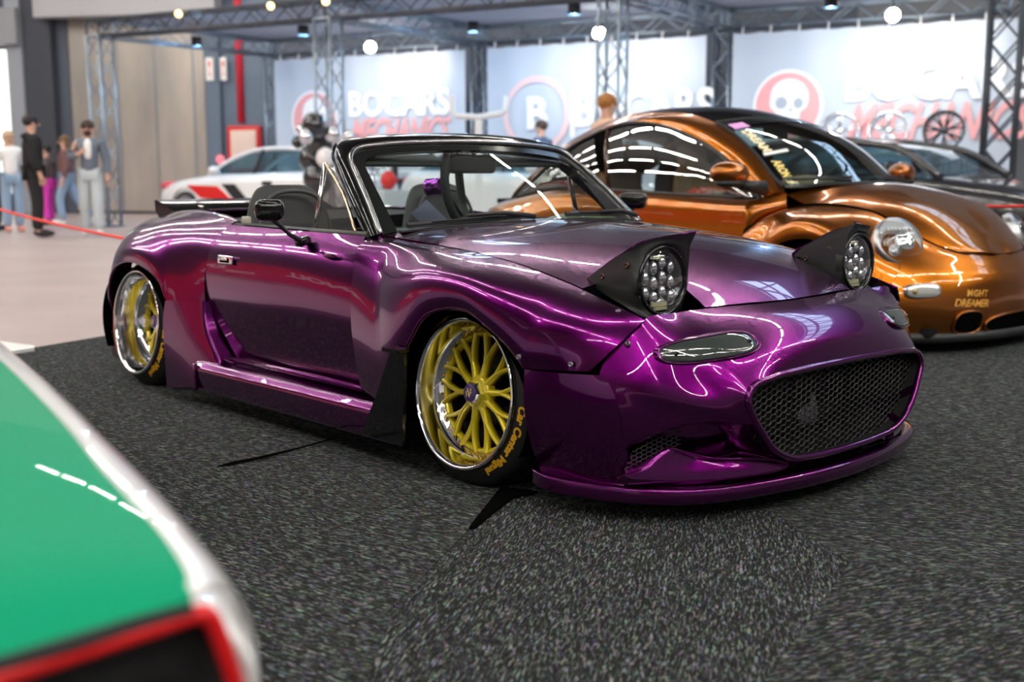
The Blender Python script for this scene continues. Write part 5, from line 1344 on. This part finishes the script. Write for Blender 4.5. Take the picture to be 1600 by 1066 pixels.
    # clothes
    if top is not None:
        tn = ['pel', 'wai', 'che', 'nek', 'shL', 'elL', 'wrL', 'shR', 'elR', 'wrR', 'uch']; tr_ = [(.165, .135), (.155, .13), (.17, .135), .085, .092, .070, .055, .092, .070, .055, (.145, .12)]
        V = [J[a] for a in tn]; V[0] = V[0]+A([0, 0, -.02]); V[3] = V[3]-A([0, 0, .02]); V[6] = V[6]*.9+V[5]*.1; V[9] = V[9]*.9+V[8]*.1
        skinned('jacket', V, [(0, 1), (1, 2), (2, 10), (10, 3), (10, 4), (4, 5), (5, 6), (10, 7), (7, 8), (8, 9)], [sc(r) for r in tr_], top, t)
        if hood: obj('hood_collar', Geo().ball(J['nek']-hx*.05*k+A([0, 0, -.05*k]), (.09*k, .12*k, .055*k), 14, 8, M), hood, t)
    if shirt: obj('shirt_front', Geo().ball(J['uch']*.55+J['wai']*.45+A([.075*k, 0, .0]), (.085*k, .085*k, .20*k), 14, 10), shirt, t); obj('beard', Geo().ball(J['hd']+hx*.045*k+A([0, 0, -.055*k]), (.055*k, .06*k, .05*k), 12, 8), hair, t)
    ln = ['pel', 'hiL', 'knL', 'anL', 'hiR', 'knR', 'anR']; lr = [(.145, .115), .105, .085, .078, .105, .085, .078]
    V = [J[a] for a in ln]; V[3] = V[3]+A([0, 0, .0]); skinned('trousers', V, [(0, 1), (1, 2), (2, 3), (0, 4), (4, 5), (5, 6)], [sc(r) for r in lr], legs, t)
    for s in 'LR':
        a, b = J['an'+s], J['to'+s]; d = unit((b-a)*A([1, 1, 0])); c = (a+b)/2
        obj('shoe', Geo().ball(A([c[0], c[1], max(.045, (a[2]+b[2])/2)])+d*.01, (.145*k, .052*k, .052*k), 16, 8, Matrix.Rotation(math.atan2(d[1], d[0]), 3, 'Z')), shoe, t)
    return t, J
blk = mat('cloth_black', (.012, .012, .014), .85); jean = mat('denim_light', (.28, .40, .55), .85); jean2 = mat('denim_pale', (.52, .58, .62), .85); brownc = mat('knit_brown', (.17, .085, .085), .9)
hoodg = mat('hoodie_grey', (.16, .19, .24), .9); whitec = mat('shirt_white', (.85, .85, .85), .8); shw = mat('shoe_white', (.85, .85, .86), .5); shb = mat('shoe_black', (.015, .015, .017), .5)
h_blk = mat('hair_black', (.012, .010, .012), .6); h_brn = mat('hair_brown', (.16, .085, .045), .6); h_gng = mat('hair_ginger', (.42, .17, .04), .6); h_drk = mat('hair_dark_brown', (.05, .028, .02), .6)
pos = lambda u, v: tuple(A([*at(u, v, z=0)[:2], 0]))
VR = math.atan2(_R[1], _R[0])   # facing picture-right
person('person in black jacket and trousers with a dark cap, standing sideways', pos(58, 371), VR+.55, 1.80, blk, blk, shb, h_blk, dict(look=(1, .1, 0), haL=(.06, .22, .79), toL=(.15, .16, .03), toR=(.15, -.12, .03), anL=(.03, .12, .09), knL=(.05, .12, .5)), hood=blk)
person('person in grey hooded jacket over a white shirt, walking with pale jeans', pos(146, 369), VR-1.35, 1.74, hoodg, jean2, shw, h_drk, dict(elR=(.02, -.26, 1.15), wrR=(.22, -.12, 1.22), haR=(.27, -.06, 1.25), knL=(.12, .10, .52), anL=(.10, .11, .09), toL=(.24, .12, .03), anR=(-.10, -.10, .10), toR=(.03, -.12, .03)), hood=mat('hoodie_lining', (.6, .62, .66), .9), shirt=whitec)
person('person with long brown hair, brown knit top and light blue jeans, mid-stride', pos(108, 352), VR+PI+.3, 1.62, brownc, jean, shw, h_brn, dict(knL=(.14, .08, .52), anL=(.10, .09, .09), toL=(.24, .09, .03), knR=(-.16, -.08, .52), anR=(-.42, -.09, .16), toR=(-.36, -.1, .05), look=(1, 0, 0)), hairlong=True, hood=mat('scarf_cream', (.6, .55, .5), .9))
person('person in white shirt and light jeans, behind the one in black', pos(22, 363), VR-.9, 1.62, whitec, jean, mat('shoe_coral', (.75, .3, .25), .5), mat('hair_blond', (.55, .38, .25), .6), dict(elL=(-.05, .25, 1.16)))
person('person in bright pink trousers, half hidden behind the one in black', pos(79, 352), VR+PI, 1.45, mat('jacket_mixed', (.12, .10, .11), .9), mat('trousers_pink', (.75, .05, .50), .7), shb, h_blk, dict())
person('person in dark jacket at the left picture edge, only an arm showing', pos(-8, 362), VR, 1.6, mat('jacket_blue_pale', (.35, .42, .5), .9), blk, shb, h_drk, dict())
person('person with dark hair and navy jacket in front of the middle banner', tuple(A([*at(846, 268, d=19.62)[:2], 0])), VR+PI-.4, 1.86, mat('jacket_navy', (.06, .10, .20), .85), blk, shb, h_drk, dict())
person('person with ginger hair standing behind the copper car roof', tuple(A([*at(947, 268, d=13.0)[:2], 0])), VR+.5, 1.86, mat('top_peach', (.75, .50, .36), .85), jean, shw, h_gng, dict())
person('person with dark hair beyond the ginger one, behind the copper car', tuple(A([*at(985, 268, d=14.2)[:2], 0])), VR, 1.62, mat('jacket_slate', (.10, .12, .15), .85), blk, shb, h_drk, dict())

# =================================================================== BACKGROUND CARS
def simple_car(label, loc, rz, body, L_=4.2, W_=1.76, Hh=1.38, hood_z=.92, accents=None):
    t = thing('show_car', label, 'car', loc, rz); hw = W_/2
    xs = [(L_/2, .50, .62), (L_/2-.10, .66, .82), (L_/2-.45, .78, .93), (L_/2-1.0, hood_z-.04, .98), (L_/2-1.35, hood_z, 1), (0, hood_z+.03, 1), (-L_/2+.7, hood_z+.06, .98), (-L_/2+.15, hood_z+.02, .92), (-L_/2, .80, .82)]
    rows = []
    for x, z, w in xs:
        w = w*hw; rows.append([(x, y*w, zz) for y, zz in ((-.97, .16), (-1, .30), (-1, z*.62), (-.97, z-.10), (-.86, z-.02), (-.45, z+.015), (0, z+.025), (.45, z+.015), (.86, z-.02), (.97, z-.10), (1, z*.62), (1, .30), (.97, .16))])
    g = Geo().grid(surf(rows, 5, 3)); 
    for r in (rows[0], rows[-1]): g.add(r, [tuple(range(13))], False)
    obj('body_shell', g, body, t)
    b = hood_z+.02; xf, xr = L_/2-1.25, -L_/2+.25
    arc = [(xf, b, .80), (xf-.45, b+.26, .70), (xf-.85, Hh-.05, .62), (xf-1.3, Hh, .60), (xf-1.9, Hh-.02, .60), (xr+.35, Hh-.12, .62), (xr, b+.02, .72)]
    rf = []
    for x, z, w in arc[2:6]: rf.append([(x, y*hw, z-.035*(abs(y)/w)**3) for y in np.linspace(-w, w, 7)])
    obj('roof', Geo().panel(surf(rf, 4, 3), .03, ref=(0, 0, 0)), body, t)
    for s in (-1, 1): obj('roof_pillar', Geo().tube(herm([(x, s*w*hw, z-.02) for x, z, w in arc], 4), .045, 8, flat=.8), body, t)
    gd = glass('car_window_tint', (.35, .50, .55), ior=1.8)
    obj('windscreen', Geo().grid([[(x, y*w*hw, z-.03+.02*(1-y*y)) for y in np.linspace(-1, 1, 9)] for x, z, w in arc[:3]]), gd, t)
    obj('rear_window', Geo().grid([[(x, y*w*hw, z-.03) for y in np.linspace(-1, 1, 9)] for x, z, w in arc[5:]]), gd, t)
    for s in (-1, 1):
        up = herm([(x, s*w*hw, z-.03) for x, z, w in arc], 3); obj('side_window', Geo().grid([up, [(p[0], s*.84*hw, b-.01) for p in up]]), gd, t)
        obj('window_pillar', Geo().tube([(-.15, s*.84*hw, b), (-.22, s*.63*hw, Hh-.05)], .03, 6), blackm, t)
        obj('door_mirror', Geo().ball((xf-.35, s*(hw+.08), b+.06), (.09, .11, .07), 12, 8), accents.get('mirror', body) if accents else body, t)
        obj('headlight', Geo().ball((L_/2-.22, s*hw*.68, .70), (.20, .16, .09), 14, 8), (accents or {}).get('lamp', chrome), t)
        obj('tail_light', Geo().ball((-L_/2+.08, s*hw*.66, .82), (.08, .18, .07), 12, 8), red_m, t)
        for x in (L_/2-.85, -L_/2+.80):
            M = frame((x, s*(hw-.10), .31), (0, s, 0), (1, 0, 0))
            w_ = obj('wheel', Geo().lathe([(.0, .06), (.20, .09), (.22, .11), (.225, .12)], 24, M), satin, t); obj('tyre', Geo().lathe([(.22, .12), (.30, .10), (.31, .02), (.30, -.10), (.2, -.1)], 30, M), tyre_m, w_)
            obj('wheel_arch', Geo().lathe([(.36, .085), (.36, .0), (0, .0)], 28, M), void, t)
    return t
LAC = dict(lamp=mat('lamp_red_rim', (.75, .06, .10), .25, coat=1), mirror=white_p)
rc = simple_car('white rally car with red lamps and red livery at the left of the stand', tuple(st(2.3, 1.75)), RZ+PI, white_p, 4.3, 1.78, 1.37, .90, LAC)
for s in (-1, 1):
    g = Geo().prism([(.95, s*.895, .50), (1.25, s*.895, .72), (.55, s*.897, .70), (.15, s*.897, .42)], (0, s*.012, 0)); obj('livery_stripe', g, red_m, rc)
    g = Geo().prism([(-.2, s*.897, .40), (.1, s*.897, .40), (.45, s*.897, .74), (.15, s*.897, .74)], (0, s*.010, 0)); obj('livery_block', g, blackm, rc)
    g = Geo()
    q = text_geo('7', .40, bold=.02); g = Geo(); g.add([(-.55+p[0]*(-s), s*.905, .62+p[1]) for p in q.v], q.f, False); obj('door_number', g, blackm, rc)
tag(obj('helmet', Geo().ball((0, 0, .13), (.16, .13, .14), 18, 12).tube([(.10, .10, .10), (.14, 0, .09), (.10, -.10, .10)], .02, 6), mat('helmet_white_red', (.85, .70, .72), .2, coat=1), loc=tuple(st(3.05, 2.05, 1.38))), 'white and red helmet resting on the rally car roof', 'helmet')
simple_car('white hatchback parked behind the roadster windscreen', tuple(st(7.4, 1.9)), RZ, white_p, 4.1, 1.76, 1.36, .92)
simple_car('dark coupe with a red lip parked below the display rims', tuple(A([*at(1400, 300, d=11.8)[:2], 0])), RZ-.35, mat('car_dark', (.03, .03, .035), .25, coat=1), 4.2, 1.8, 1.30, .90, dict(lamp=red_m, mirror=blackg))
# display rims on a pale bench, right of the stand
def rim(label, loc, R, rz, m, spk, grp=None):
    t = thing('alloy_wheel', label, 'wheel rim', loc, rz, grp); M = frame((0, 0, R), (0, -1, .12), (1, 0, 0))
    obj('rim_barrel', Geo().lathe([(R*.88, -.17), (R*.90, 0), (R, .015), (R, .03), (R*.90, .028), (R*.86, .0), (R*.84, -.17)], 40, M), m, t)
    g = Geo()
    for k in range(spk):
        a = 2*PI*k/spk+.3
        for d in (-.13, .13): g.tube([M @ Vector((R*.12*math.cos(a), R*.12*math.sin(a), .0)), M @ Vector((R*.86*math.cos(a+d), R*.86*math.sin(a+d), .012))], [R*.07, R*.05], 6)
    g.lathe([(R*.2, -.02), (R*.2, .02), (0, .025)], 20, M); obj('rim_spokes', g, m, t); return t
silver = mat('rim_silver', (.75, .76, .78), .2, .9); blackrim = mat('rim_black', (.03, .03, .035), .2, .4, coat=1)
tb = 1.16
for a_, w_, lab in ((11.05, 2.1, 'left end of the bench'), ):
    pass
def bench(a0, a1, b, zt, label):
    t = thing('display_bench', label, 'bench', tuple(st(a0, b)), RZ); L_ = a1-a0
    obj('bench_top', Geo().rbox((L_/2, 0, zt-.03), (L_, .55, .06), .01), mat('bench_white', (.85, .83, .78), .4), t)
    for x in (.04, L_/2, L_-.04):
        for y in (-.24, .24): obj('leg', Geo().box((x, y, (zt-.06)/2), (.05, .05, zt-.06)), satin, t)
    obj('bench_panel', Geo().box((L_/2, .2, zt*.6), (L_-.2, .02, zt*.5)), mat('bench_panel_grey', (.16, .17, .19), .6), t); return t
bench(10.7, 13.35, 2.9, 1.24, 'pale display bench carrying rims at the right of the stand')
for u, lab, m, n_ in ((1310, 'silver rim on the right bench, nearest the copper roof', silver, 5), (1386, 'silver rim in the middle of the right bench', silver, 5), (1474, 'black rim at the right end of the right bench', blackrim, 7)):
    p = min((st(a, 2.9, 1.24) for a in np.arange(10.5, 14, .02)), key=lambda p: abs(((p-CAM)@_R)/((p-CAM)@_F)*FPX+800-u)); rim(lab, tuple(p), .29, RZ, m, n_)
bench(3.1, 5.0, 3.2, .98, 'pale display bench behind the balloons and the windscreen header')
for u, lab, m, n_ in ((615, 'silver rim showing above the roadster windscreen, left one', silver, 6), (688, 'black rim showing above the roadster windscreen, right one', blackrim, 7)):
    p = min((st(a, 3.2, .98) for a in np.arange(2, 10, .02)), key=lambda p: abs(((p-CAM)@_R)/((p-CAM)@_F)*FPX+800-u)); rim(lab, tuple(p), .24, RZ, m, n_)
# balloons in a garland by the second tower
bal_k = mat('balloon_black', (.012, .014, .018), .06, coat=1); bal_s = mat('balloon_silver', (.75, .78, .82), .08, .9); bal_w = mat('balloon_white', (.9, .88, .9), .15, coat=1)
for i, (u, v, r, m, lab) in enumerate([(491, 196, .17, bal_k, 'topmost black balloon of the garland by the second tower'), (497, 221, .24, bal_k, 'large black balloon below the topmost one'), (478, 214, .10, bal_s, 'small silver balloon left of the large black one'), (520, 210, .12, bal_s, 'small silver balloon right of the large black one'), (487, 248, .20, bal_k, 'black balloon at the rally car roof'), (508, 246, .13, bal_w, 'white balloon between the black ones near the windscreen corner'), (471, 203, .08, bal_s, 'tiny silver balloon at the garland left edge'), (497, 280, .22, bal_k, 'black balloon above the passenger seat'), (520, 268, .16, bal_s, 'silver balloon behind the quarter window'), (531, 222, .12, bal_w, 'white balloon at the windscreen frame corner'), (545, 214, .09, bal_s, 'small silver balloon nearest the windscreen header'), (465, 222, .09, bal_k, 'small black balloon at the garland left edge')]):
    o = obj('balloon', Geo().ball((0, 0, 0), (r, r, r*1.12), 18, 12).lathe([(.002, -r*1.12), (.012, -r*1.12-.03)], 8), m, loc=tuple(at(u, v, d=16.7+(-.55, .0, -.75, -.43, .62, -.5, .4, -.1, .45, -.13, -.5, .9)[i]))); tag(o, lab, 'balloon', 'balloon garland at the second truss tower')
g = Geo().tube([at(u, v, d=18.2) for u, v in ((491, 190), (495, 225), (490, 250), (498, 285), (505, 330))], .02, 6); g.tube([at(505, 330, d=18.2), A([*at(505, 330, d=18.2)[:2], 0])], .02, 6)
tag(obj('balloon_pole', g, satin), 'thin pole holding the balloon garland beside the second tower', 'pole')
# wheel of a motorcycle on display, red helmet, white forked stand
M = frame((0, 0, .33), (.93, -.30, 0), (0, 0, 1)); t = thing('motorcycle_wheel_display', 'tyred wheel on display seen through the roadster windscreen', 'wheel', tuple(A([*at(585, 280, d=15.0)[:2], .62])))
obj('tyre', Geo().lathe([(.24, -.06), (.31, -.05), (.33, 0), (.31, .05), (.24, .06)], 40, M), tyre_m, t)
g = Geo().lathe([(.24, -.05), (.22, 0), (.24, .05)], 40, M)
for k in range(6): a = PI/3*k; g.tube([M @ Vector((.03*math.cos(a), .03*math.sin(a), 0)), M @ Vector((.23*math.cos(a), .23*math.sin(a), 0))], .02, 6)
obj('wheel_rim', g, silver, t); obj('wheel_stand', Geo().tube([(0, 0, -.62), (0, 0, .05)], .03, 8).rbox((0, 0, -.605), (.4, .4, .03), .01), satin, t)
pm = at(607, 285, d=14.6); t = thing('display_plinth', 'pale plinth with a red helmet on it, seen through the windscreen', 'plinth', (pm[0], pm[1], 0)); obj('plinth_block', Geo().rbox((0, 0, .36), (.5, .5, .72), .02), mat('plinth_grey', (.5, .55, .6), .6), t)
tag(obj('helmet', Geo().ball((0, 0, .12), (.115, .10, .12), 16, 10).rbox((.08, 0, .12), (.07, .14, .06), .02), red_m, loc=(pm[0], pm[1], .725)), 'red helmet on the pale plinth, seen through the windscreen', 'helmet')
ps = at(748, 268, d=17.2); t = thing('display_stand', 'white forked display stand rising behind the windscreen mirror', 'stand', (ps[0], ps[1], 0), VR)
obj('stand_post', Geo().box((0, 0, .86), (.11, .11, 1.72)), whitec, t); obj('stand_fork', Geo().tube([(-.40, 0, 2.08), (-.39, 0, 1.84), (-.34, 0, 1.78), (0, 0, 1.76), (.34, 0, 1.81), (.40, 0, 1.86), (.42, 0, 2.08)], .045, 8), whitec, t); obj('stand_foot', Geo().rbox((0, 0, .02), (.6, .6, .04), .01), whitec, t)
# red barrier ropes
def rope(label, pts):
    return tag(obj('barrier_rope', Geo().tube(herm(pts, 8), .011, 8), mat('rope_red', (.80, .035, .02), .5)), label, 'rope')
ra_, rb_ = at(-40, 316, z=.70), at(232, 380, z=.50)
rope('red barrier rope running from the left picture edge behind the roadster tail', [ra_, (ra_+rb_)/2+A([0, 0, -.02]), rb_])
def post(label, p, h):
    t = thing('barrier_post', label, 'post', (p[0], p[1], 0)); obj('post_pole', Geo().tube([(0, 0, .02), (0, 0, h)], .022, 10), blackm, t); obj('post_base', Geo().lathe([(.16, 0), (.16, .015), (.05, .03), (0, .03)], 24), blackm, t); obj('post_cap', Geo().lathe([(.03, h), (.03, h+.03), (0, h+.04)], 14), blackm, t)
rc0, rd0 = at(1520, 322, d=8.2), at(1680, 318, d=7.4)
rope('red barrier rope behind the copper car at the right picture edge', [rc0, (rc0+rd0)/2+A([0, 0, -.01]), rd0])
post('black barrier post behind the copper car bonnet', rc0, rc0[2])
post('black barrier post behind the roadster tail', rb_, rb_[2])
